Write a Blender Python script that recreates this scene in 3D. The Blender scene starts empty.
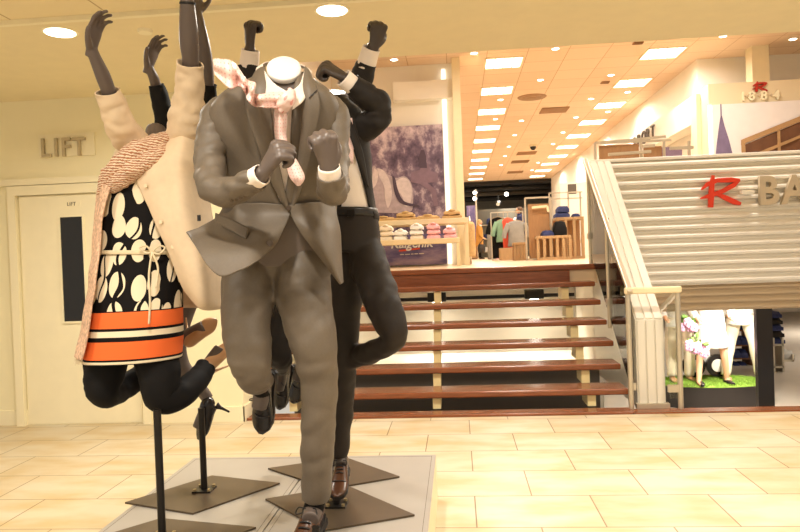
import bpy, bmesh, math, random
from mathutils import Vector, Matrix, noise
random.seed(7)
C = bpy.context.scene.collection
PI = math.pi
# ------------------------------------------------------------ camera model
F = 680.0; EYE = 1.35
_d = Vector((57/F, 11/F, -1)).normalized()          # world +Y seen in camera space
_u = Vector((-.036, 1, 0)); _u = (_u - _d*_u.dot(_d)).normalized()
_x = _d.cross(_u)
ROT = Matrix((_x, _d, _u))                           # camera -> world
def ray(px, py): return ROT @ Vector(((px-400)/F, (266-py)/F, -1))
def P(px, py, Y):
    r = ray(px, py); return Vector((0, 0, EYE)) + r*(Y/r.y)
def G(px, py, z):
    r = ray(px, py); return Vector((0, 0, EYE)) + r*((z-EYE)/r.z)
cam = bpy.data.cameras.new('camera'); cam.lens = F/800*36; cam.sensor_width = 36; cam.sensor_fit = 'HORIZONTAL'
cam.clip_start = .05; cam.clip_end = 200
co = bpy.data.objects.new('camera', cam); C.objects.link(co)
co.matrix_world = Matrix.Translation((0, 0, EYE)) @ ROT.to_4x4()
bpy.context.scene.camera = co

# ------------------------------------------------------------ materials
def lin(c):
    return tuple(((v/255+.055)/1.055)**2.4 if v/255 > .04045 else v/255/12.92 for v in c) + (1,)
def mat(name, rgb, rough=.6, metal=0, var=.0, vscale=8, bump=0, bscale=60, spec=.5, stretch=(1, 1, 1), sheen=0, folds=0):
    m = bpy.data.materials.new(name); m.use_nodes = True
    nt = m.node_tree; b = nt.nodes['Principled BSDF']; L = nt.links.new
    col = lin(rgb)
    b.inputs['Base Color'].default_value = col
    b.inputs['Roughness'].default_value = rough; b.inputs['Metallic'].default_value = metal
    b.inputs['Specular IOR Level'].default_value = spec
    if sheen: b.inputs['Sheen Weight'].default_value = sheen
    tc = nt.nodes.new('ShaderNodeTexCoord'); mp = nt.nodes.new('ShaderNodeMapping')
    mp.inputs['Scale'].default_value = stretch; L(tc.outputs['Object'], mp.inputs['Vector'])
    n = nt.nodes.new('ShaderNodeTexNoise'); n.inputs['Scale'].default_value = vscale; n.inputs['Detail'].default_value = 4
    L(mp.outputs[0], n.inputs['Vector'])
    r = nt.nodes.new('ShaderNodeValToRGB')
    r.color_ramp.elements[0].position = .3; r.color_ramp.elements[1].position = .7
    r.color_ramp.elements[0].color = tuple(c*(1-var) for c in col[:3]) + (1,)
    r.color_ramp.elements[1].color = tuple(min(1, c*(1+var)) for c in col[:3]) + (1,)
    L(n.outputs['Fac'], r.inputs[0]); L(r.outputs[0], b.inputs['Base Color'])
    if bump:
        n2 = nt.nodes.new('ShaderNodeTexNoise'); n2.inputs['Scale'].default_value = bscale; n2.inputs['Detail'].default_value = 3
        L(mp.outputs[0], n2.inputs['Vector'])
        bp = nt.nodes.new('ShaderNodeBump'); bp.inputs['Strength'].default_value = bump; bp.inputs['Distance'].default_value = .01
        L(n2.outputs['Fac'], bp.inputs['Height']); L(bp.outputs[0], b.inputs['Normal'])
        if folds:
            mq = nt.nodes.new('ShaderNodeMapping'); mq.inputs['Scale'].default_value = (1, 1, .55); mq.inputs['Rotation'].default_value = (.3, .5, .2); L(tc.outputs['Object'], mq.inputs[0])
            n3 = nt.nodes.new('ShaderNodeTexNoise'); n3.noise_type = 'RIDGED_MULTIFRACTAL'; n3.inputs['Scale'].default_value = 6; n3.inputs['Detail'].default_value = 1.5; n3.inputs['Distortion'].default_value = .4
            L(mq.outputs[0], n3.inputs['Vector'])
            b3 = nt.nodes.new('ShaderNodeBump'); b3.inputs['Strength'].default_value = folds; b3.inputs['Distance'].default_value = .02
            L(n3.outputs['Fac'], b3.inputs['Height']); L(b3.outputs[0], bp.inputs['Normal'])
    m['bsdf'] = 1
    return m
def emit(name, rgb, s):
    m = bpy.data.materials.new(name); m.use_nodes = True; nt = m.node_tree
    b = nt.nodes['Principled BSDF']; b.inputs['Base Color'].default_value = lin(rgb)
    b.inputs['Emission Color'].default_value = lin(rgb); b.inputs['Emission Strength'].default_value = s
    return m
def nodes(m): return m.node_tree, m.node_tree.nodes['Principled BSDF'], m.node_tree.links.new
M = {}
M['wall'] = mat('cream_wall', (244, 234, 196), .7, var=.02, vscale=2)
M['wallwhite'] = mat('white_wall', (244, 236, 222), .7, var=.02, vscale=2)
M['cream'] = mat('cream_board', (238, 222, 184), .6, var=.03)
M['door'] = mat('door_paint', (243, 233, 200), .5, var=.02)
M['ceil'] = mat('ceiling_plaster', (236, 222, 182), .8, var=.02)
M['trim'] = mat('painted_trim', (244, 234, 200), .5)
M['black'] = mat('black_paint', (22, 20, 20), .6)
M['darkglass'] = mat('dark_glass', (30, 28, 26), .15)
M['letter'] = mat('brushed_letter', (190, 174, 140), .45, .1)
M['letterlight'] = mat('cream_letter', (206, 188, 158), .5)
M['hyphen'] = mat('ivory_letter', (250, 244, 226), .5)
M['red'] = mat('red_plastic', (232, 62, 30), .4)
M['darkred'] = mat('dark_red_plastic', (178, 48, 34), .4)
M['redwood'] = mat('red_wood', (128, 72, 42), .25, var=.25, vscale=5, stretch=(1, 12, 12))
M['post'] = mat('stair_cream', (236, 216, 160), .55, var=.04, vscale=20)
M['steel'] = mat('brushed_steel', (205, 195, 175), .35, .75)
M['alu'] = mat('white_aluminium', (228, 222, 208), .38, .25)
M['slat'] = mat('panel_paint', (246, 240, 228), .4)
M['slatshade'] = mat('panel_paint_shaded', (206, 184, 152), .55)  # same paint as the upper slats, with the shade put into a tan tone
M['greywall'] = mat('dark_grey_wall', (92, 82, 70), .6)
M['plate'] = mat('bronze_steel', (92, 78, 62), .42, .45, var=.04)
M['rod'] = mat('black_steel', (38, 34, 30), .35, .5)
M['bolt'] = mat('bolt_steel', (190, 170, 130), .35, .8)
M['plinthtop'] = mat('plinth_laminate', (160, 153, 144), .35, var=.02)
M['skin'] = mat('mannequin_grey', (96, 84, 78), .42, .0, spec=.5)
M['skindark'] = mat('mannequin_charcoal', (66, 56, 50), .42)
M['cap'] = mat('neck_cap_white', (236, 232, 226), .3)
M['suit'] = mat('grey_suit_wool', (102, 91, 78), .52, var=.05, vscale=120, bump=.1, bscale=600, spec=.5, folds=.4)
M['lining'] = mat('suit_lining', (150, 138, 118), .5)
M['darksuit'] = mat('dark_suit_wool', (34, 29, 26), .65, var=.05, vscale=120, bump=.1, bscale=600, spec=.3, folds=.4)
M['darksuitb'] = mat('brown_black_suit_wool', (40, 33, 28), .62, var=.05, vscale=120, bump=.1, bscale=600, spec=.3, folds=.4)
M['shirt'] = mat('white_shirt', (240, 226, 214), .7, bump=.05, bscale=300, folds=.25)
M['button'] = mat('horn_button', (70, 54, 40), .35)
M['belt'] = mat('black_leather', (34, 30, 28), .35)
M['shoe'] = mat('brown_shoe_leather', (82, 52, 36), .25, var=.15, vscale=12)
M['shoeblack'] = mat('black_shoe_leather', (38, 34, 32), .22)
M['sole'] = mat('shoe_sole', (30, 24, 20), .5)
M['coat'] = mat('beige_coat_wool', (226, 203, 172), .75, var=.03, vscale=40, bump=.06, bscale=300, folds=.25)
M['legging'] = mat('black_leggings', (20, 18, 18), .75, bump=.06, bscale=300, spec=.2)
M['blackcloth'] = mat('black_cloth', (20, 18, 17), .75, bump=.08, bscale=200, spec=.2)
M['nude'] = mat('nude_leather', (196, 150, 106), .35)
M['cord'] = mat('cream_cord', (226, 210, 176), .6)
M['khaki'] = mat('khaki_cloth', (200, 164, 110), .8, var=.1, vscale=30)
M['whitecloth'] = mat('white_cloth', (240, 236, 230), .8, var=.04)
M['creamcloth'] = mat('cream_cloth', (232, 218, 196), .8, var=.04)
M['pink'] = mat('pink_cloth', (240, 178, 182), .8, var=.08, vscale=40)
M['blue'] = mat('navy_denim', (44, 52, 96), .8, var=.25, vscale=30)
M['greycloth'] = mat('grey_cloth', (150, 146, 138), .8, var=.1)
M['greencloth'] = mat('sage_cloth', (132, 168, 138), .8, var=.1)
M['redcloth'] = mat('coral_cloth', (226, 86, 62), .8)
M['mustard'] = mat('mustard_coat', (196, 140, 64), .8, var=.08)
M['hair'] = mat('blond_hair', (206, 176, 120), .6, var=.15, vscale=60)
M['hairbrown'] = mat('brown_hair', (110, 84, 62), .6, var=.15, vscale=60)
M['human'] = mat('human_skin', (222, 170, 136), .55)
M['oak'] = mat('light_oak', (176, 142, 100), .5, var=.1, vscale=6, stretch=(8, 8, 1))
M['oakdark'] = mat('warm_oak_panel', (160, 118, 76), .5, var=.1, vscale=6, stretch=(8, 8, 1))
M['table'] = mat('limed_oak', (232, 212, 172), .5, var=.05, vscale=6)
M['greyfloor'] = mat('grey_floor', (168, 158, 146), .35, var=.05, vscale=3)
M['deck'] = mat('shop_floor', (226, 200, 164), .3, var=.05, vscale=3)
M['plinthblack'] = mat('black_gloss', (34, 28, 26), .3)
M['grass'] = mat('artificial_grass', (128, 160, 58), .9, var=.35, vscale=60)
M['flower'] = mat('pink_petals', (232, 176, 208), .7)
M['leafgreen'] = mat('leaf_green', (112, 150, 70), .7)
M['shopgrey'] = mat('shop_back_wall', (128, 122, 110), .7, var=.04)
M['shopblack'] = mat('shop_black_ceiling', (36, 33, 31), .8)
M['vent'] = mat('vent_brown', (160, 122, 82), .6)
M['umbrella'] = mat('printed_umbrella', (120, 104, 132), .8, var=.15, vscale=10)
M['pergola'] = mat('printed_timber', (178, 140, 96), .8, var=.1)
M['pergoladark'] = mat('printed_shade', (112, 74, 48), .8, var=.15)
M['lensE'] = emit('downlight_lens', (255, 244, 220), 6)
M['panelE'] = emit('light_panel_diffuser', (255, 240, 214), 4)
M['spotE'] = emit('spot_lens', (255, 246, 228), 8)
M['stripE'] = emit('lightbox_edge', (255, 246, 226), 1.3)

def glass_mat():
    m = bpy.data.materials.new('clear_glass'); m.use_nodes = True; nt = m.node_tree; nt.nodes.clear()
    o = nt.nodes.new('ShaderNodeOutputMaterial'); mx = nt.nodes.new('ShaderNodeMixShader')
    t = nt.nodes.new('ShaderNodeBsdfTransparent'); g = nt.nodes.new('ShaderNodeBsdfGlossy')
    t.inputs[0].default_value = (.86, .88, .84, 1); g.inputs['Roughness'].default_value = .03
    fr = nt.nodes.new('ShaderNodeFresnel'); fr.inputs[0].default_value = 1.5
    nt.links.new(fr.outputs[0], mx.inputs[0]); nt.links.new(t.outputs[0], mx.inputs[1]); nt.links.new(g.outputs[0], mx.inputs[2])
    nt.links.new(mx.outputs[0], o.inputs[0]); return m
M['glass'] = glass_mat()

def tile_floor():
    m = mat('sandstone_tiles', (248, 236, 204), .42); nt, b, L = nodes(m)
    tc = nt.nodes.new('ShaderNodeTexCoord'); mp = nt.nodes.new('ShaderNodeMapping')
    mp.inputs['Location'].default_value = (-.05, -.28, 0); L(tc.outputs['Object'], mp.inputs[0])
    br = nt.nodes.new('ShaderNodeTexBrick'); br.offset = .5; br.inputs['Scale'].default_value = 1
    br.inputs['Brick Width'].default_value = .63; br.inputs['Row Height'].default_value = .44
    br.inputs['Mortar Size'].default_value = .0042; br.inputs['Mortar Smooth'].default_value = .3; br.inputs['Bias'].default_value = 0
    br.inputs['Color1'].default_value = lin((210, 199, 176)); br.inputs['Color2'].default_value = lin((201, 186, 156))
    br.inputs['Mortar'].default_value = lin((136, 116, 86)); L(mp.outputs[0], br.inputs[0])
    n = nt.nodes.new('ShaderNodeTexNoise'); n.inputs['Scale'].default_value = 2.2; n.inputs['Detail'].default_value = 6
    m2 = nt.nodes.new('ShaderNodeMapping'); m2.inputs['Scale'].default_value = (1, 2.2, 1); L(tc.outputs['Object'], m2.inputs[0]); L(m2.outputs[0], n.inputs[0])
    r = nt.nodes.new('ShaderNodeValToRGB'); r.color_ramp.elements[0].color = lin((240, 222, 184)); r.color_ramp.elements[1].color = (1, 1, 1, 1)
    r.color_ramp.elements[0].position = .35; r.color_ramp.elements[1].position = .6
    L(n.outputs[0], r.inputs[0])
    mx = nt.nodes.new('ShaderNodeMix'); mx.data_type = 'RGBA'; mx.blend_type = 'MULTIPLY'; mx.inputs[0].default_value = .8
    L(br.outputs[0], mx.inputs[6]); L(r.outputs[0], mx.inputs[7]); L(mx.outputs[2], b.inputs['Base Color'])
    return m
M['floor'] = tile_floor()
def tile_ceiling():
    m = mat('acoustic_tiles', (232, 196, 150), .85); nt, b, L = nodes(m)
    tc = nt.nodes.new('ShaderNodeTexCoord')
    mp = nt.nodes.new('ShaderNodeMapping'); mp.inputs['Location'].default_value = (.05, .02, 0); L(tc.outputs['Object'], mp.inputs[0])
    br = nt.nodes.new('ShaderNodeTexBrick'); br.offset = 0; br.inputs['Scale'].default_value = 1
    br.inputs['Brick Width'].default_value = .6; br.inputs['Row Height'].default_value = .6
    br.inputs['Mortar Size'].default_value = .006; br.inputs['Bias'].default_value = 0
    br.inputs['Color1'].default_value = lin((234, 206, 174)); br.inputs['Color2'].default_value = lin((230, 200, 166))
    br.inputs['Mortar'].default_value = lin((196, 156, 112)); L(mp.outputs[0], br.inputs[0]); L(br.outputs[0], b.inputs['Base Color'])
    return m
M['ceiltile'] = tile_ceiling()
def leaf_dress():
    m = mat('leaf_print', (20, 17, 17), .75, spec=.15); nt, b, L = nodes(m)
    uv = nt.nodes.new('ShaderNodeUVMap'); sep = nt.nodes.new('ShaderNodeSeparateXYZ'); L(uv.outputs[0], sep.inputs[0])
    # leaf ovals: stretched voronoi cells with random tilt
    def layer(loc, sc, rot, size):
        mp = nt.nodes.new('ShaderNodeMapping'); mp.inputs['Scale'].default_value = sc; mp.inputs['Location'].default_value = loc
        mp.inputs['Rotation'].default_value = (0, 0, rot)
        L(uv.outputs[0], mp.inputs[0])
        v = nt.nodes.new('ShaderNodeTexVoronoi'); v.voronoi_dimensions = '2D'; v.inputs['Scale'].default_value = 1; v.inputs['Randomness'].default_value = .5
        L(mp.outputs[0], v.inputs[0])
        c = nt.nodes.new('ShaderNodeMath'); c.operation = 'LESS_THAN'; c.inputs[1].default_value = size; L(v.outputs['Distance'], c.inputs[0])
        return c.outputs[0]
    a = layer((0, 0, 0), (16.5, 9, 1), .12, .42)
    # thin black vein splitting every leaf
    w = nt.nodes.new('ShaderNodeTexWave'); w.inputs['Scale'].default_value = 5; w.inputs['Distortion'].default_value = 9; w.inputs['Detail'].default_value = 1
    L(uv.outputs[0], w.inputs[0])
    wc = nt.nodes.new('ShaderNodeMath'); wc.operation = 'GREATER_THAN'; wc.inputs[1].default_value = .055; L(w.outputs['Fac'], wc.inputs[0])
    mul = nt.nodes.new('ShaderNodeMath'); mul.operation = 'MULTIPLY'; L(a, mul.inputs[0]); L(wc.outputs[0], mul.inputs[1])
    mx = nt.nodes.new('ShaderNodeMix'); mx.data_type = 'RGBA'; L(mul.outputs[0], mx.inputs[0])
    mx.inputs[6].default_value = lin((18, 15, 15)); mx.inputs[7].default_value = lin((238, 222, 192))
    r = nt.nodes.new('ShaderNodeValToRGB'); r.color_ramp.interpolation = 'CONSTANT'
    K, O, W = lin((18, 15, 15)), lin((240, 112, 56)), lin((240, 224, 194))
    st = [(0, K), (.836, O), (.890, K), (.898, W), (.911, K), (.9256, O), (.973, K), (.981, W), (.9925, K)]
    e = r.color_ramp.elements
    e[0].position = 0; e[0].color = K; e[1].position = st[1][0]; e[1].color = st[1][1]
    for p_, c_ in st[2:]:
        x = e.new(p_); x.color = c_
    L(sep.outputs[1], r.inputs[0])
    gt = nt.nodes.new('ShaderNodeMath'); gt.operation = 'GREATER_THAN'; gt.inputs[1].default_value = .836; L(sep.outputs[1], gt.inputs[0])
    m2 = nt.nodes.new('ShaderNodeMix'); m2.data_type = 'RGBA'; L(gt.outputs[0], m2.inputs[0]); L(mx.outputs[2], m2.inputs[6]); L(r.outputs[0], m2.inputs[7])
    L(m2.outputs[2], b.inputs['Base Color']); return m
M['dress'] = leaf_dress()
def weave(name, c1, c2, sx, sy, thr=.5):
    m = mat(name, c1, .85); nt, b, L = nodes(m)
    uv = nt.nodes.new('ShaderNodeUVMap'); mp = nt.nodes.new('ShaderNodeMapping'); mp.inputs['Scale'].default_value = (sx, sy, 1); mp.inputs['Rotation'].default_value = (0, 0, .5)
    L(uv.outputs[0], mp.inputs[0])
    w = nt.nodes.new('ShaderNodeTexWave'); w.inputs['Scale'].default_value = 1; w.inputs['Distortion'].default_value = 3; w.inputs['Detail Scale'].default_value = 3; L(mp.outputs[0], w.inputs[0])
    r = nt.nodes.new('ShaderNodeValToRGB'); r.color_ramp.elements[0].position = thr-.1; r.color_ramp.elements[1].position = thr+.1
    r.color_ramp.elements[0].color = lin(c1); r.color_ramp.elements[1].color = lin(c2); L(w.outputs['Fac'], r.inputs[0]); L(r.outputs[0], b.inputs['Base Color'])
    bp = nt.nodes.new('ShaderNodeBump'); bp.inputs['Strength'].default_value = .5; bp.inputs['Distance'].default_value = .01
    L(w.outputs['Fac'], bp.inputs['Height']); L(bp.outputs[0], b.inputs['Normal']); return m
M['scarf'] = weave('herringbone_scarf', (176, 118, 82), (240, 216, 190), 7, 44)
def dotted():
    m = mat('pink_silk', (238, 204, 196), .4); nt, b, L = nodes(m)
    uv = nt.nodes.new('ShaderNodeUVMap'); mp = nt.nodes.new('ShaderNodeMapping'); mp.inputs['Scale'].default_value = (6, 26, 1); L(uv.outputs[0], mp.inputs[0])
    v = nt.nodes.new('ShaderNodeTexVoronoi'); v.voronoi_dimensions = '2D'; v.inputs['Scale'].default_value = 1; v.inputs['Randomness'].default_value = .1; L(mp.outputs[0], v.inputs[0])
    r = nt.nodes.new('ShaderNodeValToRGB'); r.color_ramp.elements[0].position = .16; r.color_ramp.elements[1].position = .2
    r.color_ramp.elements[0].color = lin((220, 150, 144)); r.color_ramp.elements[1].color = lin((238, 206, 198)); L(v.outputs['Distance'], r.inputs[0]); L(r.outputs[0], b.inputs['Base Color']); return m
M['tie'] = dotted()
M['lace'] = mat('scarf_lace', (214, 178, 150), .85, var=.38, vscale=75, bump=.3, bscale=90)
M['taupe'] = mat('tan_panel', (230, 212, 176), .6)
def poster_mat(name, dark, mid, light, scale, hgrad):
    m = mat(name, mid, .5); nt, b, L = nodes(m)
    tc = nt.nodes.new('ShaderNodeTexCoord'); n = nt.nodes.new('ShaderNodeTexNoise'); n.inputs['Scale'].default_value = scale; n.inputs['Detail'].default_value = 8; n.inputs['Roughness'].default_value = .7
    L(tc.outputs['Generated'], n.inputs[0])
    big = nt.nodes.new('ShaderNodeTexNoise'); big.inputs['Scale'].default_value = 2.3; L(tc.outputs['Generated'], big.inputs[0])
    sep = nt.nodes.new('ShaderNodeSeparateXYZ'); L(tc.outputs['Generated'], sep.inputs[0])
    a = nt.nodes.new('ShaderNodeMath'); a.operation = 'MULTIPLY_ADD'; L(sep.outputs[2], a.inputs[0]); a.inputs[1].default_value = hgrad; L(n.outputs[0], a.inputs[2])
    a2 = nt.nodes.new('ShaderNodeMath'); a2.operation = 'MULTIPLY_ADD'; L(big.outputs[0], a2.inputs[0]); a2.inputs[1].default_value = .7; L(a.outputs[0], a2.inputs[2])
    r = nt.nodes.new('ShaderNodeValToRGB'); e = r.color_ramp.elements
    e[0].position = .46+hgrad*.2; e[0].color = lin(dark); e[1].position = .88+hgrad*.2; e[1].color = lin(light); x = e.new(.66+hgrad*.3); x.color = lin(mid)
    a3 = nt.nodes.new('ShaderNodeMath'); a3.operation = 'SUBTRACT'; L(a2.outputs[0], a3.inputs[0]); a3.inputs[1].default_value = .25
    L(a3.outputs[0], r.inputs[0]); L(r.outputs[0], b.inputs['Base Color']); return m
M['poster'] = poster_mat('woodland_print', (60, 47, 70), (120, 100, 122), (216, 196, 204), 9, .22)
M['signprint'] = poster_mat('violet_print', (94, 84, 130), (142, 124, 154), (176, 154, 168), 4, -.1)
M['horse'] = mat('printed_pale_horse', (184, 166, 174), .6, var=.15, vscale=14)
M['horseshade'] = mat('printed_horse_mane', (218, 202, 204), .6, var=.1, vscale=20)
M['harness'] = mat('printed_harness', (82, 66, 84), .6)
M['mauve'] = mat('printed_cart', (132, 108, 126), .6, var=.12, vscale=12)
M['posterpale'] = mat('pale_print', (238, 230, 226), .6, var=.02)

# ------------------------------------------------------------ object helpers
ORG = {}
def tag(o, label=None, cat=None, group=None, kind=None):
    if label: o['label'] = label
    if cat: o['category'] = cat
    if group: o['group'] = group
    if kind: o['kind'] = kind
    return o
def empty(name, loc, label, cat, group=None):
    o = bpy.data.objects.new(name, None); C.objects.link(o); o.location = loc; o.empty_display_size = .1
    ORG[o.name] = Vector(loc); return tag(o, label, cat, group)
def obj(name, bm, m, parent=None, smooth=True, mods=(), sharp=None):
    """links a bmesh given in world space as one mesh object"""
    if parent is not None:
        org = ORG[parent.name]
        for v in bm.verts: v.co -= org
    else: org = Vector((0, 0, 0))
    me = bpy.data.meshes.new(name)
    bmesh.ops.recalc_face_normals(bm, faces=bm.faces) if bm.faces else None
    bm.to_mesh(me); bm.free(); me.materials.append(m)
    o = bpy.data.objects.new(name, me); C.objects.link(o)
    if parent is not None: o.parent = parent
    ORG[o.name] = org
    if smooth:
        me.shade_smooth()
        if sharp: me.set_sharp_from_angle(angle=math.radians(sharp))
    for md in mods:
        if md[0] == 'solid':
            s = o.modifiers.new('solid', 'SOLIDIFY'); s.thickness = md[1]; s.offset = 0
        if md[0] == 'bevel':
            s = o.modifiers.new('bevel', 'BEVEL'); s.width = md[1]; s.segments = 2; s.limit_method = 'ANGLE'
        if md[0] == 'sub':
            s = o.modifiers.new('sub', 'SUBSURF'); s.levels = md[1]; s.render_levels = md[1]
    return o
def struct(name, bm, m, parent=None, smooth=False, mods=()):
    o = obj(name, bm, m, parent, smooth, mods)
    if parent is None: o['kind'] = 'structure'
    return o
def NB(): return bmesh.new()
def box(bm, x0, x1, y0, y1, z0, z1):
    r = bmesh.ops.create_cube(bm, size=1); vs = r['verts']
    for v in vs:
        v.co = Vector((x0 if v.co.x < 0 else x1, y0 if v.co.y < 0 else y1, z0 if v.co.z < 0 else z1))
    return bm
def B(*a):
    bm = NB(); box(bm, *a); return bm
def bar(bm, p, q, w, h=None, up=Vector((0, 0, 1))):
    p = Vector(p); q = Vector(q); h = h or w; t = (q-p).normalized()
    if abs(t.dot(up)) > .95: up = Vector((0, 1, 0))
    s = t.cross(up).normalized(); n = s.cross(t)
    vs = [bm.verts.new(c + s*(i*w/2) + n*(j*h/2)) for c in (p, q) for i, j in ((-1, -1), (1, -1), (1, 1), (-1, 1))]
    for f in ((0, 1, 2, 3), (7, 6, 5, 4), (0, 4, 5, 1), (1, 5, 6, 2), (2, 6, 7, 3), (3, 7, 4, 0)): bm.faces.new([vs[i] for i in f])
    return bm
def prism(bm, poly, axis, a0, a1):
    """extrude a 2-D polygon along axis ('x': poly in y,z; 'y': poly in x,z; 'z': poly in x,y)"""
    mk = {'x': lambda a, p: (a, p[0], p[1]), 'y': lambda a, p: (p[0], a, p[1]), 'z': lambda a, p: (p[0], p[1], a)}[axis]
    A = [bm.verts.new(mk(a0, p)) for p in poly]; Bv = [bm.verts.new(mk(a1, p)) for p in poly]; n = len(poly)
    bm.faces.new(A); bm.faces.new(list(reversed(Bv)))
    for i in range(n): bm.faces.new((A[i], Bv[i], Bv[(i+1) % n], A[(i+1) % n]))
    return bm
def crom(pts, n):
    """Catmull-Rom resample a list of equal-length tuples / Vectors to n samples"""
    k = len(pts); out = []
    for i in range(n):
        s = i/(n-1)*(k-1); j = min(int(s), k-2); t = s-j
        p0, p1, p2, p3 = pts[max(j-1, 0)], pts[j], pts[j+1], pts[min(j+2, k-1)]
        out.append(tuple(.5*((2*b)+(-a+c)*t+(2*a-5*b+4*c-d)*t*t+(-a+3*b-3*c+d)*t**3) for a, b, c, d in zip(p0, p1, p2, p3)))
    return out
def wtube(bm, path, seg=20, n=None, ref=None, cap=True, fold=0, fscale=14, closed=False, hood=1.0):
    """path: (Vector, ra, rb); ra along ref-side axis, rb along the other"""
    raw = [(p.x, p.y, p.z, a, b) for p, a, b in path]
    n = n or max(2, (len(raw)-1)*6+1)
    S = crom(raw, n); pts = [Vector(s[:3]) for s in S]
    uvl = bm.loops.layers.uv.verify()
    rings = []; e1 = None; seed = random.random()*50
    lens = [0]
    for i in range(1, n): lens.append(lens[-1]+(pts[i]-pts[i-1]).length)
    for i in range(n):
        t = (pts[min(i+1, n-1)]-pts[max(i-1, 0)]).normalized()
        if e1 is None:
            r = ref or Vector((1, 0, 0))
            if abs(r.dot(t)) > .95: r = Vector((0, 0, 1))
            e1 = r
        e1 = (e1-t*e1.dot(t)).normalized(); e2 = t.cross(e1)
        ring = []
        for k in range(seg):
            th = 2*PI*k/seg
            a, b = max(S[i][3], .0008), max(S[i][4], .0008)
            d = e1*(math.cos(th)*a)+e2*(math.sin(th)*b)
            q = pts[i]+d
            if fold:
                w = noise.noise(Vector((q.x*fscale*.8+seed, q.y*fscale*.8, q.z*fscale*1.6)))
                w2 = noise.noise(Vector((q.x*fscale*.9+q.z*fscale*.6+seed, q.y*fscale*.9, q.z*fscale*1.5-q.x*fscale*.5)))
                w = .55*w+1.9*abs(w2)-.55
                q += d.normalized()*w*fold
            ring.append(bm.verts.new(q))
        rings.append(ring)
    for i in range(n-1):
        for k in range(seg):
            k2 = (k+1) % seg
            f = bm.faces.new((rings[i][k], rings[i][k2], rings[i+1][k2], rings[i+1][k]))
            for l, (u, v) in zip(f.loops, ((k, lens[i]), (k+1, lens[i]), (k+1, lens[i+1]), (k, lens[i+1]))): l[uvl].uv = (u/seg, v)
    if cap:
        bm.faces.new(list(reversed(rings[0]))); bm.faces.new(rings[-1])
    return rings
def tube(bm, path, **kw):
    """path: (px, py, Y, radius in photo pixels at that depth [, depth ratio])"""
    return wtube(bm, [(P(p[0], p[1], p[2]), p[3]*p[2]/F, p[3]*p[2]/F*(p[4] if len(p) > 4 else 1)) for p in path], **kw)
def patch(bm, rows, nu=24, nv=24, fold=0, fscale=10):
    """rows of world points -> smooth grid sheet"""
    R = [crom([tuple(p) for p in r], nu) for r in rows]
    cols = [crom([R[j][i] for j in range(len(R))], nv) for i in range(nu)]
    seed = random.random()*40; uvl = bm.loops.layers.uv.verify()
    vs = []
    for j in range(nv):
        row = []
        for i in range(nu):
            q = Vector(cols[i][j])
            if fold: q.y += fold*noise.noise(Vector((q.x*fscale+seed, q.z*fscale*.5, q.y*fscale)))
            row.append(bm.verts.new(q))
        vs.append(row)
    for j in range(nv-1):
        for i in range(nu-1):
            f = bm.faces.new((vs[j][i], vs[j][i+1], vs[j+1][i+1], vs[j+1][i]))
            for l, (a, b) in zip(f.loops, ((i, j), (i+1, j), (i+1, j+1), (i, j+1))): l[uvl].uv = (a/(nu-1), b/(nv-1))
    return bm
def cyl(bm, p, q, r, seg=16, r2=None):
    p = Vector(p); q = Vector(q)
    wtube(bm, [(p, r, r), (q, r2 or r, r2 or r)], seg=seg, n=2); return bm
def ball(bm, c, rx, ry, rz, seg=16):
    r = bmesh.ops.create_uvsphere(bm, u_segments=seg, v_segments=max(6, seg//2), radius=1)
    for v in r['verts']: v.co = Vector((c[0]+v.co.x*rx, c[1]+v.co.y*ry, c[2]+v.co.z*rz))
    return bm
def remesh(bm, vox, smooth=4):
    """fuse overlapping closed pieces into one continuous skin"""
    me = bpy.data.meshes.new('tmp'); bm.to_mesh(me); bm.free()
    o = bpy.data.objects.new('tmp', me); C.objects.link(o)
    md = o.modifiers.new('r', 'REMESH'); md.mode = 'VOXEL'; md.voxel_size = vox
    s = o.modifiers.new('s', 'SMOOTH'); s.factor = .5; s.iterations = smooth
    dg = bpy.context.evaluated_depsgraph_get(); ev = o.evaluated_get(dg)
    out = NB(); out.from_mesh(ev.to_mesh()); ev.to_mesh_clear()
    bpy.data.objects.remove(o); bpy.data.meshes.remove(me)
    return out
def text(name, s, m, parent, origin, size, depth, face='front', sx=1, shear=0, bold=0):
    cu = bpy.data.curves.new(name, 'FONT'); cu.body = s; cu.size = size; cu.extrude = depth; cu.shear = shear; cu.offset = bold
    tmp = bpy.data.objects.new('tmp', cu); C.objects.link(tmp)
    rot = Matrix.Rotation(PI/2, 4, 'X')
    if face == 'left': rot = Matrix.Rotation(-PI/2, 4, 'Z') @ rot
    mx = Matrix.Translation(Vector(origin)) @ rot @ Matrix.Diagonal((sx, 1, 1, 1))
    ev = tmp.evaluated_get(bpy.context.evaluated_depsgraph_get()); bm = NB(); bm.from_mesh(ev.to_mesh()); ev.to_mesh_clear()
    bpy.data.objects.remove(tmp); bpy.data.curves.remove(cu)
    for v in bm.verts: v.co = mx @ v.co
    return obj(name, bm, m, parent, False)
def copies(root, loc, label, group=None, rot=None):
    r = root.copy(); C.objects.link(r); r.location = loc; r['label'] = label
    if group: r['group'] = group
    if rot is not None: r.rotation_euler = (0, 0, rot)
    for ch in list(root.children):
        c = ch.copy(); C.objects.link(c); c.parent = r
        for g in ch.children:
            d = g.copy(); C.objects.link(d); d.parent = c
    return r
ORD = ['first', 'second', 'third', 'fourth', 'fifth', 'sixth', 'seventh', 'eighth', 'ninth', 'tenth', 'eleventh', 'twelfth']
M['greylight'] = mat('light_grey_wall', (158, 148, 132), .7)
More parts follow.
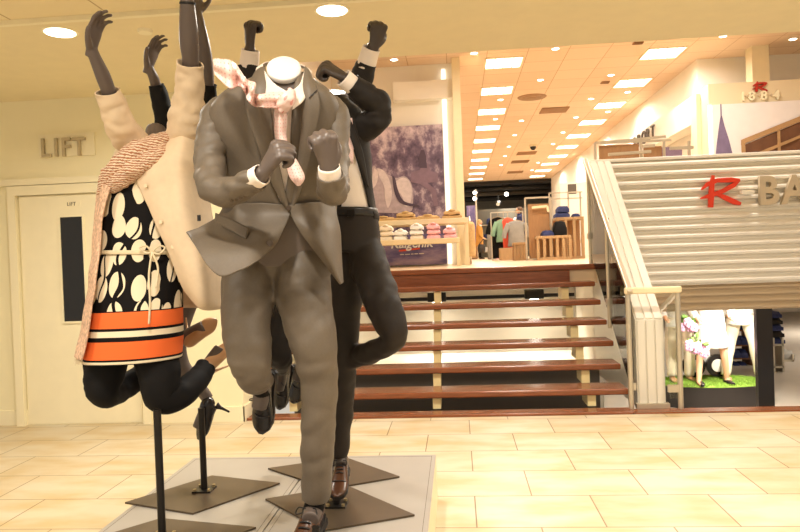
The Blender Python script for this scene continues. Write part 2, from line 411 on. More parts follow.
# ============================================================ THE SETTING
SOF = 2.83; LW = 5.65; YB = (G(30, 21.5, 2.83).y+G(190, 13.5, 2.83).y)/2; CX = -1.86; CEIL = 4.31; DECK = 1.2; LOW = -.75; DF = 7.35
struct('floor', B(-7, 8, -4, 5.74, -.25, 0), M['floor'])
struct('trim_1', B(1.38, 8, 5.66, 5.80, -.12, .012), M['redwood'])              # timber edge of the upper floor beside the stair
struct('floor_lower', B(-2, 14, 5.8, 22, LOW-.1, LOW), M['greyfloor'])
bm = NB(); prism(bm, [(-7, LW), (CX, LW), (CX, DF+3.2), (CX-.15, DF+3.2), (CX-.15, LW+.15), (-7, LW+.15)], 'z', 0, SOF+.02)
struct('wall_left', bm, M['wall'])
bm = NB(); prism(bm, [(-7, LW), (CX, LW), (CX, DF+3.2), (CX-.15, DF+3.2), (CX-.15, LW+.15), (-7, LW+.15)], 'z', SOF+.02, CEIL)
struct('wall_left_upper', bm, M['wallwhite'])
# near ceiling: plaster soffit band, tiled field above it nearer to the lens
struct('ceiling', B(-7, 8, YB, 5.02, SOF, SOF+.12), M['ceil'])
struct('ceiling_alcove', B(-7, CX+.55, 5.02, LW, SOF, SOF+.12), M['ceil'])
def plaster_tiles():
    m = mat('plaster_tiles', (236, 220, 176), .85); nt, b, L = nodes(m)
    tc = nt.nodes.new('ShaderNodeTexCoord'); br = nt.nodes.new('ShaderNodeTexBrick'); br.offset = 0
    mp = nt.nodes.new('ShaderNodeMapping'); mp.inputs['Location'].default_value = (.2, .02, 0); L(tc.outputs['Object'], mp.inputs[0]); L(mp.outputs[0], br.inputs[0])
    br.inputs['Scale'].default_value = 1; br.inputs['Brick Width'].default_value = .6; br.inputs['Row Height'].default_value = .6; br.inputs['Mortar Size'].default_value = .006
    br.inputs['Color1'].default_value = br.inputs['Color2'].default_value = lin((238, 222, 180)); br.inputs['Mortar'].default_value = lin((196, 172, 124))
    L(br.outputs[0], b.inputs['Base Color']); return m
struct('ceiling_tiles', B(-7, 8, -4, YB, SOF+.02, SOF+.12), plaster_tiles())
struct('trim_2', B(-7, 8, YB-.02, YB+.015, SOF-.008, SOF+.03), M['trim'])
struct('baseboard_left', B(-7, CX+.012, LW-.014, LW, 0, .13), M['trim'])
struct('baseboard_left_return', B(CX, CX+.014, LW-.014, DF, 0, .13), M['trim'])
# upper hall
bm = NB(); box(bm, CX, 1.66, DF, 40, DECK-.2, DECK); box(bm, 1.66, 14, 7.72, 40, DECK-.2, DECK)
struct('floor_upper', bm, M['deck'])
zc = CEIL
struct('ceiling_upper', B(CX-.2, 12, 5.02, 11.2, zc, zc+.1), M['ceiltile'])
struct('ceiling_hall', B(CX-.2, 3.9, 11.2, 28, zc, zc+.1), M['ceiltile'])
struct('trim_3', B(CX-.2, 8, 4.98, 5.02, SOF+.06, zc+.1), M['ceil'])               # face of the bulkhead above the opening
struct('ceiling_shop', B(-6, 10, 28, 41, zc-.05, zc+.1), M['shopblack'])
struct('wall_shop_front', B(-6, 10, 27.95, 28.05, zc-.12, zc), M['shopblack'])
struct('wall_back', B(-6, 10, 38, 38.2, DECK, zc), M['shopgrey'])
struct('wall_hall_left', B(CX-.35, CX-.2, DF+3.2, 28, DECK, zc), M['wallwhite'])
struct('wall_right_core', B(3.9, 14, 11.2, 28, DECK, zc), M['wallwhite'])       # white core block behind the shop-in-shop
bm = NB(); box(bm, .20, .31, 27.9, 28.1, DECK, zc-.12)
struct('trim_4', bm, M['shopgrey'])

# door with its frame, slot window and plate
a = P(18, 195, LW); b2 = P(141, 190, LW); DX0, DX1, DZ = a.x, P(141, 300, LW).x, a.z
struct('trim_5', B(-7, P(103, 180, LW).x+.45, LW-.05, LW, P(0, 186, LW).z-.01, P(0, 182, LW).z+.01), M['trim'])
d = struct('door_1', B(DX0+.02, DX1-.02, LW-.02, LW+.03, .012, DZ-.02), M['door'])
bm = NB(); w = .07
box(bm, DX0-w, DX0, LW-.05, LW+.02, 0, DZ+w); box(bm, DX1, DX1+w, LW-.05, LW+.02, 0, DZ+w); box(bm, DX0, DX1, LW-.05, LW+.02, DZ-.012, DZ+w)
struct('door_frame', bm, M['trim'], d)
wx0, wx1 = P(63.5, 260, LW).x, P(85.5, 260, LW).x; wz1, wz0 = P(75, 217, LW).z, P(75, 321, LW).z
struct('door_pane', B(wx0, wx1, LW-.024, LW-.018, wz0, wz1), M['darkglass'], d)
bm = NB(); t = .016
box(bm, wx0-t, wx0, LW-.032, LW-.016, wz0-t, wz1+t); box(bm, wx1, wx1+t, LW-.032, LW-.016, wz0-t, wz1+t)
box(bm, wx0, wx1, LW-.032, LW-.016, wz1, wz1+t); box(bm, wx0, wx1, LW-.032, LW-.016, wz0-t, wz0)
struct('pane_bead', bm, M['trim'], d)
bm = NB(); p = P(74, 204, LW); box(bm, p.x-.07, p.x+.07, LW-.023, LW-.019, p.z-.02, p.z+.02); dp = struct('door_plate', bm, M['trim'], d)
text('plate_lettering', 'LIFT', M['greywall'], dp, (p.x-.05, LW-.025, p.z-.016), .045, .001)
# LIFT sign
p0, p1 = P(40, 158, LW), P(95, 135, LW)
s = empty('lift_sign', ((p0.x+p1.x)/2, LW, p0.z), 'raised bronze LIFT lettering on a cream plate above the lift door', 'sign')
obj('backplate', B(p0.x, p1.x, LW-.015, LW, p0.z, P(45, 135, LW).z), M['trim'], s, False)
for ch, px, w_ in (('L', 43, 1), ('I', 56, 1), ('F', 63.5, 1), ('T', 75, 1)):
    q = P(px, 157.5 - (px-43)*.04, LW); text('letter', ch, M['letter'], s, (q.x, LW-.03, q.z), .225, .012, sx=.86, bold=.003)
# ------------------------------------------------------------ downlights in the near soffit
def downlight(x, y, z, r, label, group, e=M['lensE']):
    o = empty('ceiling_downlight', (x, y, z), label, 'ceiling light', group)
    bm = NB(); wtube(bm, [(Vector((x, y, z+.004)), r*1.12, r*1.12), (Vector((x, y, z-.005)), r*1.08, r*1.08)], seg=28, n=2); obj('trim_ring', bm, M['trim'], o, sharp=40)
    bm = NB(); wtube(bm, [(Vector((x, y, z-.003)), r*.95, r*.95), (Vector((x, y, z-.0075)), r*.9, r*.9)], seg=28, n=2); obj('lens', bm, e, o, sharp=40)
    return o
def lamp(name, loc, power, size, color=(1, .935, .82), spread=160, typ='AREA', rot=(0, 0, 0)):
    l = bpy.data.lights.new(name, typ); l.energy = power; l.color = color
    if typ == 'AREA': l.shape = 'DISK'; l.size = size; l.spread = math.radians(spread)
    else: l.shadow_soft_size = size
    o = bpy.data.objects.new(name, l); C.objects.link(o); o.location = loc; o.rotation_euler = rot; return o
dl = [G(60, 32, SOF), G(332, 10, SOF)]
downlight(dl[0].x, dl[0].y, SOF, .098, 'round white downlight in the ceiling above the lift door', 'large downlights')
downlight(dl[1].x, dl[1].y, SOF, .098, 'round white downlight in the ceiling above the raised fists', 'large downlights')
NEARP = 32
for x, y in [(dl[0].x, dl[0].y), (dl[1].x, dl[1].y), (1.0, 4.1), (2.75, 4.1), (-2.4, 1.2), (-.7, 1.2), (1.0, 1.2), (2.75, 1.2), (-2.4, -1.5), (-.7, -1.5), (1.0, -1.5)]:  # the first two have fixtures; the rest are added lamps without any
    lamp('downlight_and_added_lamp', (x, y, SOF-.009), NEARP*(1 if y > 3 else (1.0 if y > 0 else .9)), .18)
q = G(145, 30, SOF); bm = NB(); wtube(bm, [(Vector((q.x, q.y, SOF+.01)), .05, .05), (Vector((q.x, q.y, SOF-.02)), .042, .042)], n=2)
tag(obj('ceiling_sensor', bm, M['trim'], sharp=40), 'small flat round sensor in the ceiling near the lift wall', 'sensor')

# ------------------------------------------------------------ upper hall ceiling: panels, spots, vents
for col, X in (('left', .825), ('right', 3.225)):
    for i in list(range(10)) + [-1, -2]:  # negative indices: unseen panels added to brighten the slatted panel and stair
        y = 10.7+1.8*i
        if i == 0:
            o = empty('ceiling_panel_light', (X, y, zc), 'x', 'ceiling light')
            fr = NB(); h = .29
            box(fr, X-h, X+h, y-h, y-h+.02, zc-.015, zc); box(fr, X-h, X+h, y+h-.02, y+h, zc-.015, zc); box(fr, X-h, X-h+.02, y-h, y+h, zc-.015, zc); box(fr, X+h-.02, X+h, y-h, y+h, zc-.015, zc)
            obj('frame', fr, M['trim'], o, False); obj('diffuser', B(X-h+.02, X+h-.02, y-h+.02, y+h-.02, zc-.01, zc-.002), M['panelE'], o, False)
            lb = NB()
            for k in (-1, 0, 1): box(lb, X+k*.14-.006, X+k*.14+.006, y-h, y+h, zc-.02, zc-.008)
            obj('louvre', lb, M['alu'], o, False); first = o
        else: o = copies(first, (X, y, zc), 'x')
        tag(o, ('square light panel, %s from the front in the %s ceiling row' % (ORD[i], col)) if i >= 0 else 'square light panel of the %s row hidden above the bulkhead, %s' % (col, 'next to it' if i == -2 else 'farther in'), group='light panels in the upper ceiling')
    # the panels are what lights the hall
        if i % 2 == 0 or i < 0: lamp('panel_lamp', (X, y, zc-.024), 47 if i >= 0 else 36, .5, (1, .94, .85), 170)
sp = [(474, 53), (555.5, 48.6), (540.4, 79.8), (611, 75), (504, 88), (500.5, 99.6), (640, 79.5), (627.5, 92), (591, 98.7), (498, 110), (495.4, 119), (521.5, 120.6),
      (617.5, 102.6), (608, 111.6), (576, 117.3), (493, 126), (514.6, 135), (563, 132.3), (598, 120.3), (553, 144), (509, 146.4), (505, 156), (538, 162.6), (532, 170), (501, 165), (394, 59.5), (473.7, 54), (399, 68), (723, 36), (793, 39)]
sp.remove((473.7, 54))
small = None
for i, (px, py) in enumerate(sp):
    q = G(px, py, zc)
    row, n = ('left', round((q.y-10.7)/1.8)) if abs(q.x-.825) < abs(q.x-3.225) else ('right', round((q.y-10.7)/1.8))
    cx = .825 if row == 'left' else 3.225
    off = q.x-cx
    if n < 0: lab = 'small ceiling spot in the front strip of tiles, %s' % ['left of the raised fist', 'above the slatted sign panel', 'at the right edge of the photo', 'straight above the stair', 'over the horse poster'][0 if px < 410 and py < 62 else 1 if px > 700 and px < 760 else 2 if px > 760 else 3 if px > 540 else 4]
    elif abs(off) < .3: lab = 'small spot in the %s light row, just %s its %s panel' % (row, 'before' if q.y < 10.7+1.8*n else 'beyond', ORD[max(0, min(9, n))])
    else: lab = 'small spot %s of the %s panel of the %s light row' % ('right' if off > 0 else 'left', ORD[max(0, min(9, n))], row)
    if small is None: small = o = downlight(q.x, q.y, zc, .055, lab, 'small ceiling spots', M['spotE'])
    else: o = copies(small, (q.x, q.y, zc), lab)
    o['_y'] = q.y
seen = {}
for o in [o for o in C.objects if o.get('group') == 'small ceiling spots']: seen.setdefault(o['label'], []).append(o)
for lab, os_ in seen.items():
    if len(os_) > 1:
        os_.sort(key=lambda o: o['_y'])
        for k, o in enumerate(os_): o['label'] = lab + (', nearest one' if k == 0 else ', farther one' if k == len(os_)-1 else ', middle one %d' % k)
for o in C.objects:
    if '_y' in o: del o['_y']
def vent(px, py, w, dpt, lab):
    q = G(px, py, zc); o = empty('ceiling_vent', (q.x, q.y, zc), lab, 'vent', 'vents in the upper ceiling')
    obj('grille', B(q.x-w/2, q.x+w/2, q.y-dpt/2, q.y+dpt/2, zc-.012, zc), M['vent'], o, False)
    bm = NB()
    for k in range(5): box(bm, q.x-w/2, q.x+w/2, q.y-dpt/2+dpt*(k+.3)/5, q.y-dpt/2+dpt*(k+.6)/5, zc-.02, zc-.01)
    obj('slat', bm, M['oakdark'], o, False)
vent(554, 110, .56, .55, 'brown square air grille in the ceiling, nearest of the grilles'); vent(526.5, 153, .56, .6, 'brown air grille in the ceiling, second of the grilles')
vent(520, 161.5, .56, .6, 'brown air grille in the ceiling, third of the grilles'); vent(515, 172, .56, .6, 'brown air grille in the ceiling, farthest of the grilles')
vent(605, 82, .14, .14, 'tiny square vent between the two rows of light panels'); vent(638, 42.6, .14, .1, 'tiny vent in the front strip of ceiling tiles')
q = G(532, 97, zc); o = empty('ceiling_diffuser', (q.x, q.y, zc), 'round brown air diffuser in the ceiling right of the left light row', 'vent')
for k, r in enumerate((.29, .2, .1)):
    bm = NB(); wtube(bm, [(Vector((q.x, q.y, zc+.01)), r, r), (Vector((q.x, q.y, zc-.015-.008*k)), r*.9, r*.9)], n=2, seg=28); obj('ring', bm, M['vent'], o, sharp=40)
q = G(533, 144.5, zc); o = empty('dome_camera', (q.x, q.y, zc), 'dark dome camera hanging from the tiled ceiling', 'camera')
bm = NB(); cyl(bm, (q.x, q.y, zc), (q.x, q.y, zc-.06), .1); obj('base', bm, M['trim'], o, sharp=40)
bm = NB(); ball(bm, (q.x, q.y, zc-.06), .085, .085, .1); obj('dome', bm, M['black'], o)

# ------------------------------------------------------------ stair
st = empty('open_staircase', (-.2, 5.6, 0), 'wide open staircase with red-brown wooden treads on cream supports', 'stairs')
RX0, RX1 = CX+.02, 1.40
obj('bottom_edge', B(RX0, RX1, 5.66, 5.82, -.10, .022), M['redwood'], st, False, [('bevel', .006)])
for k in range(1, 8):
    y = 5.6+.25*k; z = DECK*k/7
    obj('tread', B(RX0, RX1 if k < 7 else 1.46, y-(.05 if k == 7 else 0), y+(.31 if k < 7 else .12), z-.052, z + (0 if k < 7 else .004)), M['redwood'], st, False, [('bevel', .012)])
obj('fascia', B(RX0, 1.18, DF-.03, DF-.004, DECK-.20, DECK-.055), M['redwood'], st, False)
for X in (-1.49, -.22, 1.1):
    bm = NB()
    for k in range(0, 7):
        y = 5.6+.25*(k+1); z0 = DECK*k/7 if k else .02; z1 = DECK*(k+1)/7-.06
        box(bm, X-.035, X+.035, y+.045, y+.30, z0, z1)
    obj('stringer', bm, M['post'], st, False)
# below the stair: dark wall, pale ledge, lit back wall
struct('wall_under_stair', B(CX, 1.47, 7.40, 7.46, LOW, .10), M['greywall'])
struct('floor_ledge', B(CX, 1.47, 7.46, 8.7, .05, .10), M['wallwhite'])
struct('wall_under_deck', B(CX, 1.47, 8.7, 8.8, LOW, DECK-.2), M['greylight'])
struct('floor_under_stair', B(CX, 1.47, 5.74, 7.4, LOW-.1, LOW), M['greyfloor'])
tr = P(400, 299, 8.1); s = empty('spot_track', (-.2, 8.1, DECK-.2), 'black lighting track with two spots under the landing behind the stair', 'track light')
tz = P(490, 297, 8.1).z
obj('track', B(CX+.1, 1.35, 8.08, 8.12, tz-.02, tz+.02), M['black'], s, False)
for px in (437, 534, 320):
    x = P(px, 300, 8.1).x
    bm = NB(); box(bm, x-.11, x+.11, 8.03, 8.13, tz-.035, tz+.075); hd = obj('spot_head', bm, M['black'], s, False, [('bevel', .01)])
    bm = NB(); ball(bm, (x, 8.1, tz-.075), .075, .05, .045); obj('lens', bm, M['spotE'], hd)
    l = lamp('track_lamp', (x, 8.1, tz-.14), 9, .05, (1, .93, .78), 150)
    l.rotation_euler = (math.radians(28), 0, 0)
# ------------------------------------------------------------ balustrade
s = empty('stair_parapet', (1.585, 6.7, 0), 'sloping parapet clad in white ribbed aluminium beside the stair', 'parapet')
X0, X1 = 1.47, 1.70
prof = [(5.85, 0.012), (5.85, .74), (7.58, 2.30), (7.58, DECK), (7.58, 0.012)]
bm = NB(); prism(bm, prof, 'x', X0, X1); obj('core', bm, M['alu'], s, False)
bm = NB()
for k in range(3):
    x = X0+.008+k*.074
    bar(bm, (x+.033, 5.86, .755), (x+.033, 7.58, 2.307), .058, .02)
    box(bm, x+.004, x+.062, 5.835, 5.86, .012, .745)
obj('ribbed_cladding', bm, M['alu'], s, False)
obj('shoe_plate', B(X0-.02, X1+.02, 5.80, 5.86, .012, .05), M['steel'], s, False)
s = empty('glass_balustrade', (1.42, 5.78, 0), 'glass stair balustrade with steel posts and sloping handrail left of the parapet', 'balustrade')
def post(par, x, y, z0, z1, r=.022):
    bm = NB(); cyl(bm, (x, y, z0), (x, y, z1), r, 14); p_ = obj('post', bm, M['steel'], par, sharp=40); return p_
HZ = lambda y: 1.005+(y-5.78)/1.67*1.285
post(s, 1.40, 5.78, .01, 1.0); post(s, 1.43, 6.62, .60, HZ(6.62)); post(s, 1.43, 7.44, DECK, HZ(7.44)-.03)
bm = NB(); bar(bm, (1.41, 5.74, .985), (1.41, 7.5, HZ(7.5)), .045, .04); obj('handrail', bm, M['steel'], s, False, [('bevel', .008)])
bm = NB(); prism(bm, [(5.82, .12), (5.82, .9), (7.4, HZ(7.4)-.16), (7.4, DECK+.1)], 'x', 1.425, 1.437); obj('glass_panel', bm, M['glass'], s, False)
for (y, z) in ((5.8, .2), (6.6, .85), (7.42, 1.5)): obj('glass_clamp', B(1.40, 1.445, y-.02, y+.05, z-.03, z+.03), M['steel'], s, False)
s = empty('glass_gate_rail', (1.8, 5.78, 0), 'short level handrail with a steel post and glass right of the parapet', 'balustrade')
post(s, 1.80, 5.78, .01, .98)
bm = NB(); bar(bm, (1.37, 5.77, 1.0), (1.83, 5.77, 1.0), .05, .055); obj('handrail', bm, M['table'], s, False, [('bevel', .012)])
bm = NB(); bar(bm, (1.80, 5.8, .97), (1.72, 6.3, .70), .03, .03); obj('brace', bm, M['steel'], s, False)
obj('glass_panel', B(1.715, 1.785, 5.775, 5.787, .1, .88), M['glass'], s, False)
obj('glass_clamp', B(1.70, 1.80, 5.765, 5.797, .15, .21), M['steel'], s, False)
# ------------------------------------------------------------ corrugated sign panel
PY = 7.62; ptop = P(740, 153.3, PY).z; pmid = P(720, 284, PY).z; pbot = P(740, 310.3, PY).z
s = empty('sign_parapet', (3.7, PY, pbot), 'long cream slatted parapet panel carrying the red and cream sign', 'panel')
def corr(zt, zb, pitch, dep, y):
    prf = []; z = zt
    while z > zb+.001:
        h = min(pitch, z-zb)
        prf += [(y, z), (y-dep*.55, z-.16*h), (y-dep, z-.42*h), (y-dep, z-.66*h), (y-dep*.5, z-.72*h), (y, z-.74*h)]; z -= h
    prf.append((y, zb)); prf += [(y+.05, zb), (y+.05, zt)]; return prf
bm = NB(); prism(bm, corr(ptop-.03, pmid, .0985, .05, PY), 'x', 1.60, 7); obj('slats', bm, M['slat'], s, False)
bm = NB(); prism(bm, corr(pmid, pbot, .075, .036, PY+.1), 'x', 1.72, 7); obj('lower_slats', bm, M['slatshade'], s, False)
obj('top_cap', B(1.48, 7, PY-.045, PY+.08, ptop-.035, ptop), M['slat'], s, False, [('bevel', .006)])
SG = empty('shop_sign', (3.2, PY, 1.9), 'sign of a red brush-drawn R followed by cream letters on the slatted panel', 'sign')
def stroke_logo(name, m, par, conv, y, th, strokes):
    bm = NB()
    for k, pts in enumerate(strokes):
        n = len(pts); W = [conv(a, b) for a, b, w in pts]
        prev = None; L_, R_ = [], []
        for i in range(n):
            t = (W[min(i+1, n-1)]-W[max(i-1, 0)]); t = Vector((t.x, 0, t.z)).normalized(); nrm = Vector((-t.z, 0, t.x))
            w = pts[i][2]; L_.append(W[i]+nrm*w/2); R_.append(W[i]-nrm*w/2)
        poly = [(p.x, p.z) for p in L_]+[(p.x, p.z) for p in reversed(R_)]
        prism(bm, poly, 'y', y-th+.002*k, y+.002*k)
    return obj(name, bm, m, par, False)
cv = lambda a, b: P(690+a*110/800, 165+b*55/400, PY-.08)
u = .0115*.8*.165
R_STROKES = [
    [(170, 75, .012*2.2), (160, 150, .05), (155, 230, .055), (152, 308, .05)],
    [(86, 178, .012), (130, 140, .045), (200, 112, .045), (300, 108, .055), (362, 112, .03)],
    [(362, 110, .02), (320, 145, .05), (240, 190, .045), (150, 222, .05), (82, 242, .015)],
    [(190, 205, .03), (260, 238, .05), (330, 270, .052), (372, 282, .03)]]
stroke_logo('letter_r', M['red'], SG, cv, PY-.055, .03, R_STROKES)
q0, q1 = cv(368, 214), cv(456, 182); obj('hyphen', B(q0.x, q1.x, PY-.12, PY-.05, q0.z, q1.z), M['hyphen'], SG, False)
for ch, px, w_ in (('B', 757.5, 1), ('A', 781.5, 1), ('R', 804, 1)):
    q = P(px, 204.3-(px-757)*.04, PY-.07); text('letter', ch, M['letterlight'], SG, (q.x, PY-.08, q.z), .415, .025, sx=.90, bold=.012)
# column between panel and lower floor
bm = NB(); box(bm, P(757, 340, 7.75).x, P(773, 340, 7.75).x, 7.75, 7.82, LOW, DECK-.2)
struct('trim_6', bm, M['plinthblack'])
# ------------------------------------------------------------ white feature wall with the horse poster
WY = 10.55
struct('wall_poster', B(CX+.0, .02, WY+.02, WY+.2, DECK, zc), M['wallwhite'])
struct('trim_7', B(.02, .14, WY-.28, WY+.2, DECK, zc), M['cream'])
z0, z1 = P(425, 101, WY).z, P(425, 83, WY).z
struct('trim_8', B(P(393, 92, WY-.15).x, .02, WY-.15, WY+.02, z0, z1), M['wallwhite'])
pl, pr = P(362, 200, WY-.06).x, P(445, 200, WY-.06).x; pz1 = P(405, 126, WY-.06).z; pz0 = P(405, 262, WY-.06).z+.02
s = empty('horse_poster', ((pl+pr)/2, WY, DECK), 'tall violet-toned poster of a pale horse and cart under trees on the white wall', 'poster')
midz = P(405, 235, WY).z
obj('print', B(pl, pr, WY-.06, WY-.02, midz, pz1), M['poster'], s, False)
obj('lower_print', B(pl, pr, WY-.06, WY-.02, DECK+.02, midz), M['signprint'], s, False)
bm = NB(); box(bm, pl-.09, pl-.012, WY-.05, WY+.02, DECK+.02, pz1); box(bm, pr+.012, pr+.075, WY-.05, WY+.02, DECK+.02, zc-.1); obj('light_edge', bm, M['stripE'], s, False)
def flat(name, m, pts, y, par, th=.004):
    bm = NB(); W = [P(a, b, y) for a, b in pts]; prism(bm, [(p.x, p.z) for p in W], 'y', y-th, y); return obj(name, bm, m, par, False)
fy = WY-.062
def soft(pts, n=40): return crom(pts+[pts[0]], n)[:-1]
flat('printed_horse', M['horse'], soft([(366, 212), (364, 200), (365, 188), (369, 178), (375, 171), (382, 170), (389, 175), (397, 178), (404, 176), (410, 181), (413, 190), (413, 202), (410, 212), (390, 213)], 60), fy, s)
flat('printed_horse_head', M['horse'], soft([(369, 176), (372, 168), (374, 165.5), (376, 168), (380, 173), (380, 184), (376, 196), (372, 206), (366, 208), (364, 202), (366, 190)]), fy-.004, s, .002)
for k, pts in enumerate(([(377, 168), (384, 171), (390, 182), (392, 196), (388, 208), (385, 198), (384, 186), (380, 178)], [(374, 168), (378, 172), (377, 182), (373, 188), (372, 180)])):
    flat('printed_mane', M['horseshade'], soft(pts), fy-.008, s, .002)
flat('printed_horse_back', M['horseshade'], soft([(396, 181), (403, 177.5), (409, 181), (412, 191), (410, 204), (405, 206), (402, 196), (397, 190)]), fy-.006, s, .002)
flat('printed_harness', M['harness'], soft([(392, 176), (395, 178), (398, 190), (404, 201), (418, 205), (418, 206.6), (402, 204), (395, 194)]), fy-.010, s, .002)
flat('printed_cart', M['mauve'], [(411, 172), (420, 170), (422, 162), (428, 164), (431, 171), (438, 173), (438, 182), (424, 183), (411, 182)], fy, s)
flat('printed_cart_shaft', M['mauve'], [(411, 178), (424, 180), (436, 190), (438, 206), (434, 206), (431, 192), (420, 184), (411, 182)], fy-.004, s, .002)
flat('printed_driver', M['harness'], [(420, 168), (419, 156), (421, 150), (424, 150), (426, 156), (427, 168)], fy-.004, s, .002)
q = P(390.5, 248.3, WY-.07); text('lettering', 'Kaigenik', M['whitecloth'], s, (q.x, WY-.068, q.z), .20, .003, sx=.95, shear=.25, bold=.004)
flat('red_underline', M['redcloth'], [(399, 250), (420, 247.5), (420, 249.3), (399, 251.8)], WY-.064, s)
bm = NB()
for a, b_ in ((400, 404), (405, 410), (411, 413.5), (414.5, 418), (419, 424)):
    c0 = P(a, 255-(a-400)*.05, WY-.066); c1 = P(b_, 254.1-(b_-400)*.05, WY-.066); box(bm, c0.x, c1.x, WY-.068, WY-.062, c0.z, c0.z+.012)
obj('small_line', bm, M['creamcloth'], s, False)
# ============================================================ THE SHOP ON THE UPPER LEVEL
def folded(name, m, x, y, z, w, dp, h, label, cat, group=None, collar=True):
    """a folded garment: puffy slab with rounded folds, collar on top"""
    o = empty(name, (x, y, z), label, cat, group)
    bm = NB(); rows = []
    sd = random.random()*9
    bmesh.ops.create_grid(bm, x_segments=8, y_segments=6, size=.5)
    top = list(bm.verts)
    for v in top:
        ex = 1-abs(v.co.x*2)**6; ey = 1-abs(v.co.y*2)**6
        hh = h*(.55+.45*min(ex, ey)) + .006*noise.noise(Vector((v.co.x*5+sd, v.co.y*5, 0)))
        v.co = Vector((x+v.co.x*w, y+v.co.y*dp, z+hh))
    r = bmesh.ops.extrude_face_region(bm, geom=list(bm.faces))
    for v in [g for g in r['geom'] if isinstance(g, bmesh.types.BMVert)]: v.co.z = z
    obj('folded_body', bm, m, o, True, sharp=60)
    if collar:
        bm = NB(); wtube(bm, [(Vector((x-w*.18, y-dp*.38, z+h*.95)), .012, .014), (Vector((x, y-dp*.46, z+h*1.05)), .014, .016), (Vector((x+w*.18, y-dp*.38, z+h*.95)), .012, .014)], seg=8)
        obj('collar', bm, m, o)
    return o
TY = 9.6
tL, tR = P(352, 220, TY).x, P(468, 217, TY).x; tz = P(420, 219.5, TY).z
t = empty('display_table', ((tL+tR)/2, TY, DECK), 'limed wood display table with a lower shelf in front of the horse poster', 'table')
obj('tabletop', B(tL, tR, TY-.05, TY+.55, tz-.075, tz), M['table'], t, False, [('bevel', .008)])
sz = P(420, 239.5, TY-.12).z; sL, sR = P(352, 240, TY-.12).x, P(459.5, 238, TY-.12).x
for x in (tL, tR-.05):
    for y in (TY-.04, TY+.49): obj('leg', B(x, x+.05, y, y+.05, DECK, tz-.075), M['table'], t, False)
t2 = empty('nesting_table', ((sL+sR)/2, TY-.25, DECK), 'low limed wood table nested under the display table, carrying folded shirts', 'table')
obj('tabletop', B(sL, sR, TY-.42, TY-.10, sz-.07, sz), M['table'], t2, False, [('bevel', .008)])
for x in (sL, sR-.045):
    for y in (TY-.42, TY-.15): obj('leg', B(x, x+.045, y, y+.045, DECK, sz-.07), M['table'], t2, False)
names = ['first stack from the left', 'second stack from the left', 'middle stack', 'fourth stack from the left', 'rightmost stack']
cols = [('white', 'creamcloth'), ('white', 'whitecloth'), ('white', 'whitecloth'), ('pink', 'pink'), ('pink', 'pink')]
lev = ['bottom', 'middle', 'topmost']
for i, px in enumerate((387, 401, 417, 433.5, 450)):
    x = P(px, 232, TY-.26).x
    for k in range(3):
        if i in (1, 4) and k == 2: continue
        m = M[cols[i][1]] if not (i == 2 and k == 0) else M['creamcloth']
        folded('folded_shirt', m, x+random.uniform(-.006, .006), TY-.27, sz+.0675*k, .175, .27, .067, '%s folded shirt, %s of the %s on the low table' % (cols[i][0], lev[k] if not (i in (1, 4) and k == 1) else 'topmost', names[i]), 'shirt', 'folded shirts on the low table')
for i, (px, w) in enumerate(((384, .34), (406, .30), (428, .33), (452, .28))):
    x = P(px, 216, TY+.1).x
    nm = ['leftmost khaki pile', 'second khaki pile from the left', 'third khaki pile from the left', 'rightmost khaki pile']
    for k in range(2 if i in (1, 3) else 1):
        folded('folded_trousers', M['khaki'], x, TY+.12, tz+.055*k, w-.05*k, .3, .055, 'folded khaki garment, %s the %s on the display table' % ('top of' if k else 'bottom of' if i in (1, 3) else 'making up', nm[i]), 'trousers', 'folded khaki garments on the display table')
# a coat hanging from a stand right of the table
q = P(469.5, 223, 10.4)
o = empty('hanging_coat', (q.x, 10.4, DECK), 'beige coat hanging beside the right end of the display table', 'coat')
bm = NB(); wtube(bm, [(Vector((q.x, 10.4, q.z+.02)), .05, .03), (Vector((q.x, 10.4, q.z-.04)), .075, .07), (Vector((q.x+.01, 10.4, q.z-.3)), .07, .08), (Vector((q.x, 10.4, DECK+.12)), .08, .09)], fold=.012); obj('body', bm, M['khaki'], o)
bm = NB(); cyl(bm, (q.x, 10.4, DECK), (q.x, 10.4, q.z+.1), .015); obj('stand', bm, M['steel'], o)
# ------------------------------------------------------------ oak display furniture by the parapet
Y = 12.6
def X(px, Y): return P(px, 250, Y).x
def Z(py, Y): return P(555, py, Y).z
o = empty('oak_display_panel', (X(540, Y), Y, DECK), 'tall oak display panel in a steel frame at the far edge of the landing', 'display panel')
obj('board', B(X(529.5, Y), X(550.5, Y), Y, Y+.04, DECK+.03, Z(203, Y)), M['oakdark'], o, False)
bm = NB()
for px in (526.5, 552): bar(bm, (X(px, Y), Y-.03, DECK), (X(px, Y), Y-.03, Z(197, Y)), .03)
bar(bm, (X(526.5, Y), Y-.03, Z(197, Y)), (X(552, Y), Y-.03, Z(197, Y)), .03); bar(bm, (X(526.5, Y), Y-.03, DECK+.02), (X(552, Y), Y-.03, DECK+.02), .03)
obj('frame', bm, M['steel'], o, False)
bm = NB(); bar(bm, (X(533, Y), Y-.08, Z(207, Y)), (X(548, Y), Y-.08, Z(206, Y)), .04); bar(bm, (X(548, Y), Y-.08, Z(206, Y)), (X(549, Y), Y-.08, Z(212, Y)), .04); obj('hanging_arm', bm, M['table'], o, False)
